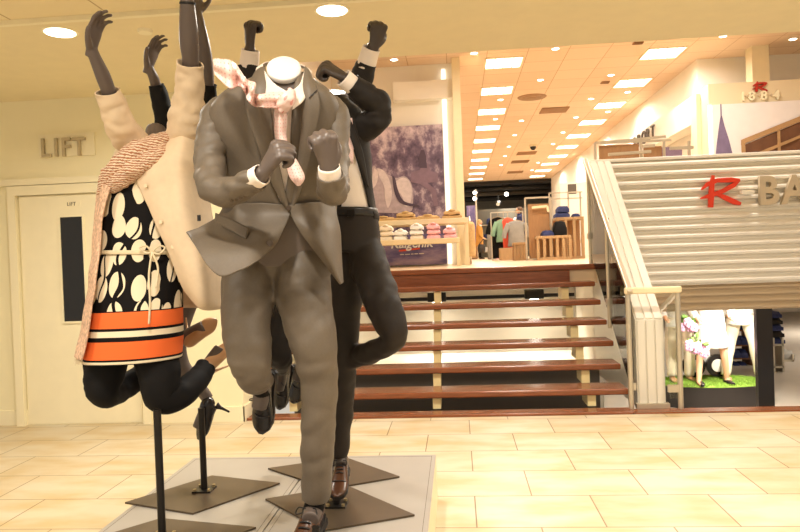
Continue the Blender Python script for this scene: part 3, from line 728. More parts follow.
def slatunit(name, label, x0, x1, Y0, Y1, ztop, nsl, m):
    o = empty(name, ((x0+x1)/2, Y0, DECK), label, 'display table')
    obj('tabletop', B(x0, x1, Y0, Y1, ztop-.05, ztop), m, o, False, [('bevel', .006)])
    for k in range(nsl):
        x = x0+(x1-x0-.05)*k/(nsl-1); obj('upright', B(x, x+.05, Y0+.01, Y0+.06, DECK, ztop-.05), m, o, False)
    obj('back_rail', B(x0, x1, Y1-.05, Y1, DECK, ztop-.05), M['oakdark'], o, False)
    obj('foot_rail', B(x0, x1, Y0, Y0+.07, DECK, DECK+.05), m, o, False)
    return o
zA, zB = Z(235.5, 12.2), Z(217.5, 12.9)
slatunit('slatted_display_table', 'lower slatted oak display table carrying dark blue clothes', X(537, 12.2), X(572, 12.2), 12.2, 12.8, zA, 6, M['oak'])
slatunit('slatted_display_table', 'higher slatted oak display table right of the lower slatted one', X(557, 12.9), X(585, 12.9), 12.9, 13.4, zB, 4, M['oak'])
slatunit('slatted_bench', 'small slatted oak bench left of the tall oak panel', X(514, 13.2), X(526, 13.2), 13.2, 13.6, Z(241, 13.2), 4, M['oak'])
for (px, Y_, z, w, lab) in ((548, 12.4, zA, .20, 'navy folded jeans at the left of the lower slatted table'), (560.5, 12.4, zA, .22, 'tall pile of black folded jeans on the lower slatted table')):
    folded('folded_jeans', M['blue'] if px < 550 else M['blackcloth'], X(px, Y_), Y_+.05, z, w, .3, .10 if px < 550 else .26, lab, 'jeans', collar=False)
folded('folded_jeans', M['blue'], X(563, 13.1), 13.15, zB, .27, .3, .10, 'blue folded jeans, lower ones on the higher slatted table', 'jeans', collar=False)
folded('folded_jeans', M['blue'], X(564, 13.1), 13.15, zB+.10, .22, .28, .12, 'blue folded jeans lying on top of others on the higher slatted table', 'jeans', collar=False)
folded('folded_jeans', M['blue'], X(577, 13.1), 13.15, zB, .12, .28, .07, 'small dark blue garment at the right of the higher slatted table', 'jeans', collar=False)
o = empty('clothes_rail', (X(568, 13.6), 13.6, DECK), 'steel clothes rail frame behind the slatted oak tables', 'clothes rail')
bm = NB()
for px in (551, 570, 582): bar(bm, (X(px, 13.6), 13.6, DECK), (X(px, 13.6), 13.6, Z(193, 13.6)), .025)
for py in (193, 199): bar(bm, (X(551, 13.6), 13.6, Z(py, 13.6)), (X(584, 13.6), 13.6, Z(py, 13.6)), .025)
obj('frame', bm, M['steel'], o, False)
obj('shelf', B(X(556, 13.6), X(582, 13.6), 13.55, 13.9, Z(244, 13.6), Z(241, 13.6)), M['table'], o, False)
o = empty('white_shelf_box', (X(576, 16), 16, DECK), 'white wall box with a dark screen beyond the slatted oak tables', 'cabinet')
bm = NB(); a = P(560, 196, 16); b_ = P(583, 182, 16); box(bm, a.x, b_.x+.15, 16, 16.6, DECK, b_.z); obj('body', bm, M['wallwhite'], o, False)
a = P(568, 194, 16); b_ = P(576, 184, 16); obj('screen', B(a.x, b_.x, 15.98, 16, a.z, b_.z), M['greywall'], o, False)
# hanging shirts on a rail
RY = 15.5
o = empty('garment_rack', (X(510, RY), RY, DECK), 'steel rack with hanging shirts in the middle of the upper shop', 'clothes rack')
bm = NB(); zt = Z(210, RY); x0, x1 = X(492, RY), X(524, RY)
bar(bm, (x0, RY, zt), (x1, RY, zt), .025)
for x in (x0, x1): bar(bm, (x, RY, DECK), (x, RY, zt), .025); bar(bm, (x, RY-.25, DECK+.02), (x, RY+.25, DECK+.02), .03)
obj('frame', bm, M['steel'], o, False)
def hung(px, py0, py1, w, m, lab, Y=RY, sleeves=True):
    x = X(px, Y); z0 = Z(py0, Y); z1 = Z(py1, Y)
    o = empty('hanging_shirt', (x, Y, z1), lab, 'shirt', 'garments hanging on the rack')
    bm = NB(); wtube(bm, [(Vector((x, Y, z0)), .045, .03), (Vector((x, Y, z0-.07)), w*.5, .06), (Vector((x, Y, z0-.3)), w*.46, .08), (Vector((x, Y, z1)), w*.5, .09)], fold=.012); obj('body', bm, m, o)
    if sleeves:
        for sgn in (-1, 1):
            bm = NB(); wtube(bm, [(Vector((x+sgn*w*.4, Y, z0-.07)), .06, .05), (Vector((x+sgn*w*.62, Y-.02, z0-.24)), .055, .05), (Vector((x+sgn*w*.7, Y-.02, z0-.38)), .05, .05)]); obj('sleeve', bm, m, o)
    bm = NB(); bar(bm, (x-w*.4, Y, z0-.03), (x, Y, z0+.02), .012); bar(bm, (x, Y, z0+.02), (x+w*.4, Y, z0-.03), .012); bar(bm, (x, Y, z0+.02), (x, Y, zt), .008); obj('hanger', bm, M['oak'], o, False)
hung(499, 215, 256, .34, M['blackcloth'], 'black garment hanging at the left of the rack', RY+.12)
hung(504.5, 217, 240, .36, M['greencloth'], 'sage green shirt hanging on the rack beside the coral one', RY-.03)
hung(509, 216, 252, .26, M['redcloth'], 'long coral red garment hanging on the rack', RY-.12, False)
hung(517, 219, 245, .40, M['greycloth'], 'grey short-sleeved shirt hanging at the right of the rack', RY-.28)
o = empty('shop_counter', (X(505, RY-.6), RY-.6, DECK), 'low pale wooden block below the hanging shirts', 'counter')
obj('body', B(X(500, RY-.6), X(515, RY-.6), RY-.6, RY-.2, DECK, Z(246, RY-.6)), M['oak'], o, False, [('bevel', .01)])
obj('plinth', B(X(501, RY-.6), X(514, RY-.6), RY-.59, RY-.25, DECK, DECK+.04), M['oakdark'], o, False)
for k, px in enumerate((491.5, 494.5, 497)):
    hung(px, 228, 257, .2, M['pink'] if k == 1 else M['greycloth'], ['pale grey garment hanging left of a pink one near the woman in mustard', 'dusty pink garment hanging between two grey ones near the woman in mustard', 'pale grey garment hanging right of a pink one near the woman in mustard'][k], 17+.1*k, False)
# two shoppers
def shopper(name, px, feet, head, Y, facing, coat, trousers, hair, label, bag=False):
    x = X(px, Y); z0 = DECK; H = Z(head, Y)-DECK
    s = H/1.7
    o = empty(name, (x, Y, z0), label, 'person')
    V = lambda a, b, c: Vector((x+a*s*facing, Y+b*s, z0+c*s))
    bm = NB()
    for g in (-1, 1):
        wtube(bm, [(V(0, g*.09, .9), .09*s, .09*s), (V(.01, g*.09, .5), .06*s, .06*s), (V(-.01, g*.09, .06), .045*s, .045*s)], seg=12)
        wtube(bm, [(V(-.04, g*.09, .04), .04*s, .04*s), (V(.08, g*.09, .035), .045*s, .035*s), (V(.17, g*.09, .02), .03*s, .02*s)], seg=10)
        wtube(bm, [(V(0, g*.2, 1.38), .055*s, .055*s), (V(-.02, g*.25, 1.1), .045*s, .045*s), (V(.14, g*.2, .92), .035*s, .035*s), (V(.2, g*.17, .9), .03*s, .04*s)], seg=12)
        for k in range(4): wtube(bm, [(V(.2, g*(.15+.014*k), .9), .009*s, .009*s), (V(.25, g*(.15+.014*k), .89), .008*s, .008*s), (V(.27, g*(.15+.014*k), .86), .007*s, .007*s)], seg=6)
    wtube(bm, [(V(0, 0, .82), .13*s, .16*s), (V(0, 0, 1.1), .11*s, .15*s), (V(0, 0, 1.36), .12*s, .19*s), (V(.01, 0, 1.44), .06*s, .08*s), (V(.03, 0, 1.52), .05*s, .05*s)], seg=18, ref=Vector((1, 0, 0)))
    ball(bm, V(.045, 0, 1.6), .095*s, .078*s, .115*s); ball(bm, V(.045+.1, 0, 1.585), .02*s, .015*s, .02*s, 8)
    for g in (-1, 1): ball(bm, V(.04, g*.078, 1.59), .02*s, .012*s, .03*s, 8)
    obj('body', remesh(bm, .012, 3), M['human'], o)
    bm = NB(); wtube(bm, [(V(.02, 0, 1.47), .07*s, .085*s), (V(0, 0, 1.4), .13*s, .21*s), (V(0, 0, 1.15), .15*s, .2*s), (V(0, 0, .85), .17*s, .21*s), (V(0, 0, .55), .19*s, .22*s)], seg=20, ref=Vector((1, 0, 0)), fold=.01)
    for g in (-1, 1): wtube(bm, [(V(0, g*.2, 1.4), .07*s, .07*s), (V(-.02, g*.26, 1.1), .062*s, .062*s), (V(.12, g*.21, .93), .05*s, .05*s)], seg=14, fold=.006)
    ct = obj('coat', bm, coat, o)
    bm = NB(); wtube(bm, [(V(.0, 0, 1.42), .1*s, .12*s), (V(.02, 0, 1.46), .09*s, .1*s), (V(.02, 0, 1.5), .07*s, .075*s)], seg=16); obj('collar', bm, M['whitecloth'] if bag else coat, ct)
    for g in (-1, 1):
        bm = NB(); wtube(bm, [(V(0, g*.09, .6), .075*s, .075*s), (V(-.01, g*.09, .08), .06*s, .06*s)], seg=12); obj('trouser_leg', bm, trousers, o)
        bm = NB(); wtube(bm, [(V(-.05, g*.09, .05), .045*s, .05*s), (V(.08, g*.09, .045), .05*s, .045*s), (V(.19, g*.09, .02), .03*s, .025*s)], seg=12); obj('shoe', bm, M['shoeblack'], o)
    bm = NB(); ball(bm, V(.01, 0, 1.635), .105*s, .09*s, .1*s); ball(bm, V(-.03, 0, 1.57), .07*s, .085*s, .1*s); obj('hair', bm, hair, o)
    for g in (-1, 1):
        bm = NB(); ball(bm, V(.13, g*.033, 1.612), .012*s, .012*s, .008*s, 8); obj('eye', bm, M['black'], o)
    bm = NB(); box(bm, *sorted((V(.132, 0, 0).x, V(.139, 0, 0).x)), V(0, -.025, 0).y, V(0, .025, 0).y, V(0, 0, 1.545).z, V(0, 0, 1.553).z); obj('mouth', bm, M['redcloth'], o)
    return o, s, V
o, s_, V = shopper('person', 480, 262, 217, 20.5, -1*-1, M['mustard'], M['blackcloth'], M['hair'], 'person with short fair hair in a mustard coat, standing sideways in the shop', True)
b_ = empty('handbag', V(.05, -.42, .42), 'black handbag hanging from the hand of the person in mustard', 'bag')
bm = NB(); c = V(.05, -.34, .48); wtube(bm, [(c+Vector((0, 0, -.2*s_)), .15*s_, .07*s_), (c+Vector((0, 0, 0)), .17*s_, .09*s_), (c+Vector((0, 0, .16*s_)), .12*s_, .05*s_)], seg=18); obj('body', bm, M['belt'], b_)
bm = NB(); wtube(bm, [(c+Vector((-.1*s_, 0, .14*s_)), .012, .012), (V(.16, -.27, .86), .012, .012), (c+Vector((.1*s_, 0, .14*s_)), .012, .012)], seg=8); obj('handle', bm, M['belt'], b_)
shopper('person', 521.5, 262, 206, 17.5, -1, M['blue'], M['blackcloth'], M['hairbrown'], 'person with brown hair in a dark blue top behind the hanging shirts')
# back-wall shelving and spots
BY = 30
bs = empty('back_shelving', (X(500, BY), BY, DECK), 'grey shelving on the back wall of the upper shop', 'shelving')
obj('back_panel', B(X(470, BY), X(590, BY), BY+.3, BY+.4, DECK, Z(206, BY)), M['shopgrey'], bs, False)
for py in (222, 236, 249): obj('shelf', B(X(480, BY), X(528, BY), BY-.1, BY+.3, Z(py, BY)-.03, Z(py, BY)), M['steel'], bs, False)
k = 0
for row, py, pxs in (('upper', 222, (491, 505, 518)), ('middle', 236, (487, 493, 500, 512, 521)), ('lower', 249, (488, 496, 519))):
    for j, px in enumerate(pxs):
        folded('folded_pullover', [M['blue'], M['greycloth'], M['whitecloth']][k % 3], X(px, BY), BY+.1, Z(py, BY), .3, .3, .28 if py == 222 else .2, '%s folded pile, %s from the left on the %s back shelf' % (['dark blue', 'grey', 'white'][k % 3], ORD[j], row), 'pullover', 'folded piles on the back wall', False); k += 1
p = empty('shop_poster', (X(474, 21), 21, DECK), 'tall violet poster on a panel left of the person in mustard', 'poster')
obj('print', B(X(468, 22.5), X(477, 22.5), 22.5, 22.56, DECK+.3, Z(202, 22.5)), M['signprint'], p, False)
obj('frame', B(X(477, 22.5), X(478.5, 22.5), 22.45, 22.6, DECK, Z(186, 22.5)), M['steel'], p, False)
o = empty('shoe_rack', (X(474, 21.5), 21.5, DECK), 'small oak stepped rack left of the person in mustard', 'rack')
for py in (241, 248, 255): obj('shelf', B(X(471.5, 21.5), X(477.5, 21.5), 21.4, 21.8, Z(py, 21.5), Z(py, 21.5)+.05), M['oak'], o, False)
obj('back', B(X(471.5, 21.5), X(477.5, 21.5), 21.8, 21.85, DECK, Z(240, 21.5)), M['oakdark'], o, False)
for i, (px, py, Yb, lab) in enumerate(((509, 187.5, 29, 'white shop spot, upper one of the pair on the dark ceiling'), (506.5, 194, 29, 'white shop spot, lower one of the pair on the dark ceiling'), (498, 204, 30, 'black hanging spot left of the bright pair'), (475, 192.5, 29, 'small spot at the left edge of the dark ceiling'), (475, 198.5, 28.6, 'small spot below the one at the left edge of the dark ceiling'))):
    q = P(px, py, Yb); o = empty('shop_spotlight', q, lab, 'spotlight', 'spots under the dark ceiling')
    bm = NB(); cyl(bm, q, q+Vector((.05, .2, .08)), .10); obj('head', bm, M['black'] , o, sharp=40)
    bm = NB(); cyl(bm, q-Vector((.005, .03, .01)), q, .085); obj('lens', bm, M['spotE'] if i != 2 else M['alu'], o, sharp=40)
    bm = NB(); bar(bm, q+Vector((.03, .1, .04)), (q.x+.03, q.y+.1, zc-.05), .02); obj('stem', bm, M['black'], o, False)
for j, y in enumerate((29, 31.5, 34)):
    t_ = empty('ceiling_duct', (2, y, zc-.3), 'dark service duct crossing the black shop ceiling, %s one' % ['nearest', 'middle', 'farthest'][j], 'duct')
    bm = NB(); cyl(bm, (-1, y, zc-.2), (6, y, zc-.2), .10); obj('pipe', bm, M['greywall'] if j == 1 else M['black'], t_); obj('bracket', B(2, 2.05, y-.02, y+.02, zc-.2, zc-.05), M['black'], t_, False)
lamp('shop_lamp', (2.2, 30, 3.9), 55, 1.0, (1, .92, .78)); lamp('shop_lamp', (1.2, 33.5, 3.9), 45, 1.0, (1, .92, .78))
# ------------------------------------------------------------ shop-in-shop on the right of the upper level
FX = 3.6; fy0 = FX*F/(692-457); ft = P(692, 94, fy0).z; fb = P(688, 122, fy0).z
o = empty('shop_fascia', (FX, fy0, DECK), 'white shop front with dark fascia lettering seen edge-on on the upper level', 'shop front')
obj('fascia', B(FX, FX+.14, fy0+.25, 14.4, fb, ft), M['wallwhite'], o, False)
obj('pier', B(FX, P(709, 120, fy0).x, fy0, fy0+.25, DECK, ft), M['cream'], o, False)
obj('pier', B(FX, FX+.14, 14.1, 14.4, DECK, fb), M['wallwhite'], o, False)
obj('soffit', B(FX+.14, 3.88, fy0+.25, 14.4, fb, fb+.05), M['wallwhite'], o, False)
q = P(642.5, 139, FX*F/(648-457)); yq = FX*F/(646-457)
for i, ch in enumerate('SPORT'):
    l = text('letter', ch, M['greywall'], o, (FX-.03, 13.9-.31*i, P(648, 137.5, yq).z-.08), .34, .015, face='left')
BYX = 10.1; bl = P(708.5, 100, BYX).x; bt = P(712, 84, BYX).z
o = empty('shop_box', (bl+2, BYX, DECK), 'cream shop wall with a red emblem and numerals above a beach poster', 'wall unit')
obj('wall_panel', B(bl, bl+4.5, BYX, BYX+.35, DECK, bt), M['taupe'], o, False)
pz = P(755, 102.5, BYX-.03).z; px0 = P(713.5, 140, BYX-.03).x
obj('light_edge', B(px0-.055, px0-.01, BYX-.025, BYX, DECK, pz), M['stripE'], o, False)
po = empty('beach_poster', (px0+1.5, BYX, DECK), 'pale poster with a closed violet parasol and a timber pergola', 'poster')
obj('print', B(px0, px0+4, BYX-.03, BYX-.004, DECK, pz), M['posterpale'], po, False)
flat('printed_parasol', M['umbrella'], [(720.5, 116), (722, 116), (724.5, 126), (729, 140), (733.5, 158), (715, 160), (717, 142), (719, 126)], BYX-.034, po)
flat('printed_pole', M['umbrella'], [(720.3, 104), (721.3, 104), (721.8, 118), (720.5, 118)], BYX-.034, po)
flat('printed_pergola_shade', M['pergoladark'], [(742, 146), (800, 122), (840, 105), (840, 160), (742, 160)], BYX-.034, po)
for pts in ([(741, 140), (840, 100), (840, 106), (741, 145)], [(741, 140), (745, 140), (746, 162), (742, 162)], [(777, 128), (780, 127), (781, 160), (778, 160)], [(744, 158), (810, 131), (840, 118), (840, 121), (748, 160)]):
    nb_ = len(po.children); flat('printed_beam', M['pergola'], pts, BYX-.038-.003*nb_, po)
cv2 = lambda a, b: P(753.2+(a-82)*14.6/290, 81.5+(b-75)*10.2/233, BYX-.03)
LS = empty('shop_emblem', (P(760, 90, BYX).x, BYX, P(760, 90, BYX).z), 'small red brush-drawn emblem over cream raised numerals on the upper shop wall', 'sign')
stroke_logo('emblem', M['darkred'], LS, cv2, BYX-.005, .03, [[(a, b, max(.012, w*.56)) for a, b, w in st_] for st_ in R_STROKES])
for ch, px in (('1', 739), ('·', 744.5), ('8', 747.5), ('·', 756.5), ('8', 759.5), ('·', 768.5), ('4', 772)):
    q = P(px, 101-(px-739)*.045, BYX); text('numeral' if ch != '·' else 'separator', ch, M['letterlight'] if ch == '·' else M['trim'], LS, (q.x, BYX-.03, q.z), .17, .015, sx=1.05, bold=.004)
struct('trim_9', B(P(750, 70, 10.7).x, P(767, 70, 10.7).x, 10.62, 10.85, DECK, zc), M['cream'])
# clothes rails just behind the slatted panel
RYY = 8.9
o = empty('rail_display', (P(625, 150, RYY).x, RYY, DECK), 'steel rail display with brown boards rising behind the slatted panel', 'display rack')
zz = lambda px, py: P(px, py, RYY).z
xx = lambda px: P(px, 150, RYY).x
bm = NB()
for px, py in ((595, 143), (641, 139), (664, 141), (689, 141)): bar(bm, (xx(px), RYY, DECK), (xx(px), RYY, zz(px, py)), .03)
bar(bm, (xx(595), RYY, zz(595, 143)), (xx(641), RYY, zz(641, 139)), .03); bar(bm, (xx(641), RYY, zz(641, 139)), (xx(664), RYY-.1, zz(664, 138)), .03)
bar(bm, (xx(595), RYY-.3, zz(595, 147)), (xx(664), RYY-.3, zz(664, 144)), .025)
for a, b_, c_, d_ in ((606, 156, 648, 153), (640, 148, 652, 147), (667, 150, 690, 149)): bar(bm, (xx(a), RYY-.12, zz(a, b_)), (xx(c_), RYY-.12, zz(c_, d_)), .045, .035)
obj('frame', bm, M['steel'], o, False)
obj('board', B(xx(600), xx(640), RYY+.05, RYY+.08, DECK, zz(620, 144)), M['oakdark'], o, False)
obj('board', B(xx(645), xx(663), RYY+.05, RYY+.08, DECK, zz(650, 146)), M['oakdark'], o, False)
obj('board', B(xx(668), xx(690), RYY+.3, RYY+.33, DECK, zz(680, 143)), M['mauve'], o, False)
# ------------------------------------------------------------ lower level: display podium and shelves
def squash(bm):
    for v in bm.verts: v.co.y = gy+(v.co.y-gy)*.55
gy = 9.4; gz = P(712, 381, gy).z; gc = P(711, 381, gy)
o = empty('display_podium', (gc.x, gy, LOW), 'low round black podium topped with artificial grass under the slatted panel', 'podium')
bm = NB(); cyl(bm, (gc.x, gy, LOW), (gc.x, gy, gz-.012), .76, 48); squash(bm); obj('drum', bm, M['plinthblack'], o, sharp=40)
bm = NB(); cyl(bm, (gc.x, gy, gz-.012), (gc.x, gy, gz), .745, 48); squash(bm)
for k in range(5200):
    r = .74*math.sqrt(random.random()); a = random.random()*2*PI; x = gc.x+r*math.cos(a); y = gy+.55*r*math.sin(a); h = random.uniform(.012, .03)
    v = [bm.verts.new((x-.005, y, gz-.002)), bm.verts.new((x+.005, y+.003, gz-.002)), bm.verts.new((x+random.uniform(-.012, .012), y+random.uniform(-.012, .012), gz+h))]; bm.faces.new(v)
g_ = obj('grass_top', bm, M['grass'], o, False); g_['kind'] = 'stuff'
def dummy(px, Y, s, top, bottom, m_top, m_bot, label, stride=.12, shorts=False):
    x = P(px, 350, Y).x; z = gz
    o = empty('mannequin', (x, Y, z), label, 'mannequin')
    V = lambda a, b, c: Vector((x+a*s, Y+b*s, z+c*s))
    bm = NB()
    for g in (-1, 1):
        wtube(bm, [(V(g*.09, 0, .88), .085*s, .085*s), (V(g*(.1+stride*.3), -.05*g, .48), .055*s, .06*s), (V(g*(.09+stride*.8), .03*g, .08), .036*s, .036*s), (V(g*(.09+stride*.8), .03*g, .05), .036*s, .04*s)], seg=14)
        wtube(bm, [(V(g*(.09+stride*.8), .03*g+.04, .03), .03*s, .03*s), (V(g*(.1+stride*.8), .03*g-.08, .025), .038*s, .026*s), (V(g*(.11+stride*.8), .03*g-.17, .02), .025*s, .02*s)], seg=10)
        wtube(bm, [(V(g*.19, 0, 1.4), .05*s, .05*s), (V(g*.26, .02, 1.12), .04*s, .04*s), (V(g*.24, -.14, .95), .032*s, .032*s), (V(g*.23, -.22, .92), .03*s, .02*s)], seg=12)
        for k in range(4): wtube(bm, [(V(g*(.215+.014*k), -.22, .92), .009*s, .009*s), (V(g*(.215+.014*k), -.27, .905), .008*s, .008*s), (V(g*(.215+.014*k), -.29, .88), .007*s, .007*s)], seg=6)
        wtube(bm, [(V(g*.21, -.19, .93), .01*s, .01*s), (V(g*.19, -.23, .94), .008*s, .008*s)], seg=6)
    wtube(bm, [(V(0, 0, .82), .15*s, .1*s), (V(0, 0, 1.08), .12*s, .09*s), (V(0, 0, 1.34), .18*s, .1*s), (V(0, 0, 1.43), .08*s, .06*s), (V(0, 0, 1.55), .05*s, .05*s)], seg=18)
    obj('body', remesh(bm, .012, 3), M['human'], o)
    bm = NB(); wtube(bm, [(V(0, 0, 1.47), .075*s, .06*s), (V(0, 0, 1.38), .2*s, .12*s), (V(0, 0, 1.1), .165*s, .12*s), (V(0, 0, top), .2*s, .14*s)], seg=22, fold=.012)
    for g in (-1, 1): wtube(bm, [(V(g*.17, 0, 1.38), .075*s, .075*s), (V(g*.27, .02, 1.12), .062*s, .062*s), (V(g*.24, -.13, .96), .05*s, .05*s)], seg=14, fold=.006)
    obj('jacket', bm, m_top, o)
    bm = NB()
    if bottom == 'skirt': wtube(bm, [(V(0, 0, 1.0), .15*s, .12*s), (V(0, 0, .85), .19*s, .15*s), (V(0, 0, .52), .22*s, .17*s)], seg=24, fold=.014); obj('skirt', bm, m_bot, o)
    else:
        zb = .5 if bottom == 'shorts' else .07
        for g in (-1, 1): wtube(bm, [(V(g*.085, 0, .95), .11*s, .11*s), (V(g*(.1+stride*.3), -.05*g, .5), .085*s, .085*s)]+([(V(g*(.09+stride*.8), .03*g, zb), .07*s, .07*s)] if zb < .4 else []), seg=18, fold=.01)
        obj('trousers', bm, m_bot, o)
    for g in (-1, 1):
        bm = NB(); X_ = g*(.09+stride*.8); wtube(bm, [(V(X_, .03*g+.05, .03), .034*s, .034*s), (V(X_+.01, .03*g-.08, .026), .042*s, .03*s), (V(X_+.02*g, .03*g-.19, .02), .026*s, .02*s)], seg=12); obj('shoe', bm, M['shoeblack'] if bottom != 'trousers' else M['nude'], o)
dummy(742, 9.5, .92, .8, 'trousers', M['whitecloth'], M['creamcloth'], 'rightmost white-clad mannequin in cream trousers on the grass podium', .2)
dummy(712, 9.2, .92, .78, 'skirt', M['whitecloth'], M['whitecloth'], 'bare-legged mannequin in a white skirt on the grass podium', .14)
dummy(680, 9.5, .92, .8, 'trousers', M['whitecloth'], M['creamcloth'], 'leftmost white-clad mannequin on the grass podium', .05)
# white cart with flowers
cY = 9.75; c0 = P(681, 362, cY); c1 = P(707, 340, cY)
o = empty('garden_cart', ((c0.x+c1.x)/2, cY, gz), 'white box cart on dark wheels among the mannequins on the grass', 'cart')
obj('box', B(c0.x, c1.x, cY-.12, cY+.25, gz+.22, gz+.56), M['whitecloth'], o, False, [('bevel', .015)])
for dx in (-.02, .30):
    w_ = NB(); xw = P(693, 375, cY).x-.02+dx; r = .155
    wtube(w_, [(Vector((xw, cY-.17, gz+r+.02)), r, r), (Vector((xw, cY-.13, gz+r+.02)), r, r)], n=2, seg=28, ref=Vector((1, 0, 0))); wh = obj('wheel', w_, M['shoeblack'], o, sharp=40)
    w_ = NB(); wtube(w_, [(Vector((xw, cY-.185, gz+r+.02)), .085, .085), (Vector((xw, cY-.16, gz+r+.02)), .09, .09)], n=2, seg=20, ref=Vector((1, 0, 0))); obj('hub', w_, M['whitecloth'], wh, sharp=40)
def bouquet(px, py, Y, r, label, n):
    c = P(px, py, Y); o = empty('bouquet', c-Vector((0, 0, r)), label, 'flowers')
    bm = NB()
    for k in range(26):
        d = Vector((random.gauss(0, 1), random.gauss(0, .7), random.gauss(0, 1))).normalized()*r*random.uniform(.5, 1.05); e_ = d.orthogonal().normalized()*.03
        a, b_ = c+d*.4, c+d*1.1; vs = [bm.verts.new(a), bm.verts.new((a+b_)/2+e_), bm.verts.new(b_), bm.verts.new((a+b_)/2-e_)]; bm.faces.new(vs)
    obj('leaves', bm, M['leafgreen'], o, False)
    for k in range(n):
        q = c+Vector((random.uniform(-1, 1)*r*.8, -r*.5*random.random()-.02, random.uniform(-1, 1)*r*.8)); bm = NB()
        for j in range(5):
            a = 2*PI*j/5; ball(bm, q+Vector((math.cos(a)*.032, -.01, math.sin(a)*.032)), .03, .012, .03, 8)
        ball(bm, q+Vector((0, -.02, 0)), .014, .012, .014, 8); obj('blossom', bm, M['flower'], o)
bouquet(688, 322, 9.05, .12, 'bunch of flowers with green leaves beside the white cart', 5); bouquet(697, 344, 8.75, .15, 'bunch of pink blossoms in front of the white cart', 9)
# shelves right of the column, darker shelf behind the mannequins
def shelfunit(px0, px1, Y, pys, label, m):
    x0, x1 = P(px0, 350, Y).x, P(px1, 350, Y).x
    o = empty('shelf_unit', ((x0+x1)/2, Y, LOW), label, 'shelf')
    zt = P((px0+px1)/2, pys[0], Y).z
    for x in (x0, x1-.03): obj('side', B(x, x+.03, Y, Y+.4, LOW, zt+.1), m, o, False)
    for py in pys: z = P((px0+px1)/2, py, Y).z; obj('shelf', B(x0, x1, Y, Y+.4, z-.03, z), m, o, False)
    return x0, x1
shelfunit(773, 784, 11.5, (344, 366), 'shelf holding dark jeans right of the black column', M['steel'])
shelfunit(781, 794, 12.5, (360, 378), 'low shelf with a grey folded garment at the right edge of the photo', M['steel'])
x = P(778, 330, 11.5).x; zj = P(778, 344, 11.5).z
for k in range(5): folded('folded_jeans', M['blue'] if k % 2 == 0 else M['darksuit'], x, 11.7, zj+.105*k, .24-.02*k, .35, .105, 'dark jeans right of the black column, %s from the stack bottom' % ORD[k], 'jeans', 'dark jeans stacked right of the column', False)
folded('folded_pullover', M['greycloth'], P(788, 356, 12.5).x, 12.7, P(788, 360, 12.5).z, .26, .35, .16, 'grey folded garment on the low shelf at the right edge', 'pullover', collar=False)
x0, x1 = shelfunit(700, 753, 12.2, (330, 345, 358, 371), 'dark wooden shelf behind the white-clad mannequins on the lower level', M['pergoladark'])
for r, py in enumerate((330, 345, 358, 371)):
    for j, px in enumerate((738, 745)):
        folded('folded_jeans', M['blue'], P(px, py, 12.2).x, 12.35, P(px, py, 12.2).z, .11, .3, .14, 'blue folded jeans on the dark wooden shelf, %s board, %s of two' % (['top', 'second', 'third', 'bottom'][r], ['left', 'right'][j]), 'jeans', 'blue jeans on the dark wooden shelf', False)
struct('wall_lower_back', B(1.47, 14, 21.5, 21.7, LOW, DECK-.2), M['wallwhite'])
struct('wall_lower_left', B(1.47, 1.55, 7.6, 21.5, LOW, DECK-.2), M['wallwhite'])
for x, y, pw in ((gc.x-.2, 8.2, 44), (gc.x+.4, 8.5, 44), (gc.x-.3, 10.6, 20), (7.2, 12, 50), (8.5, 16, 80), (5, 16, 50)):  # unseen fixtures and lamps, added to brighten the lower hall
    o = downlight(x, y, DECK-.2, .06, 'small ceiling spot under the upper deck, %s' % ('over the front left of the grass podium' if x < gc.x and y < 9 else 'over the front right of the grass podium' if y < 9 else 'behind the grass podium' if y < 11 else 'over the low shelf' if y < 13 else 'far right in the lower shop' if x > 8 else 'far back in the lower shop'), 'spots under the upper deck', M['spotE'])
    lamp('added_deck_lamp', (x, y, DECK-.24), pw, .15, (1, .94, .82), 150)
# ============================================================ DISPLAY PLINTHS, STANDS AND MANNEQUINS
PT = .25
for x0, x1, lab in ((-1.535, -.832, 'left low plinth with pale laminate top carrying the two women mannequins'), (-.828, -.155, 'right low plinth with pale laminate top carrying the suited mannequins')):
    o = empty('display_plinth', ((x0+x1)/2, 2.7, 0), lab, 'plinth', 'low display plinths')
    obj('body', B(x0, x1, 1.6, 3.75, 0, PT-.012), M['cream'], o, False)
    obj('top_panel', B(x0+.001, x1-.001, 1.601, 3.749, PT-.012, PT), M['plinthtop'], o, False)
    bm = NB()
    for a in (x0+.022, x1-.024): box(bm, a, a+.002, 1.62, 3.73, PT-.0005, PT+.0004)
    box(bm, x0+.022, x1-.022, 3.72, 3.722, PT-.0005, PT+.0004)
    obj('groove', bm, M['greywall'], o, False)

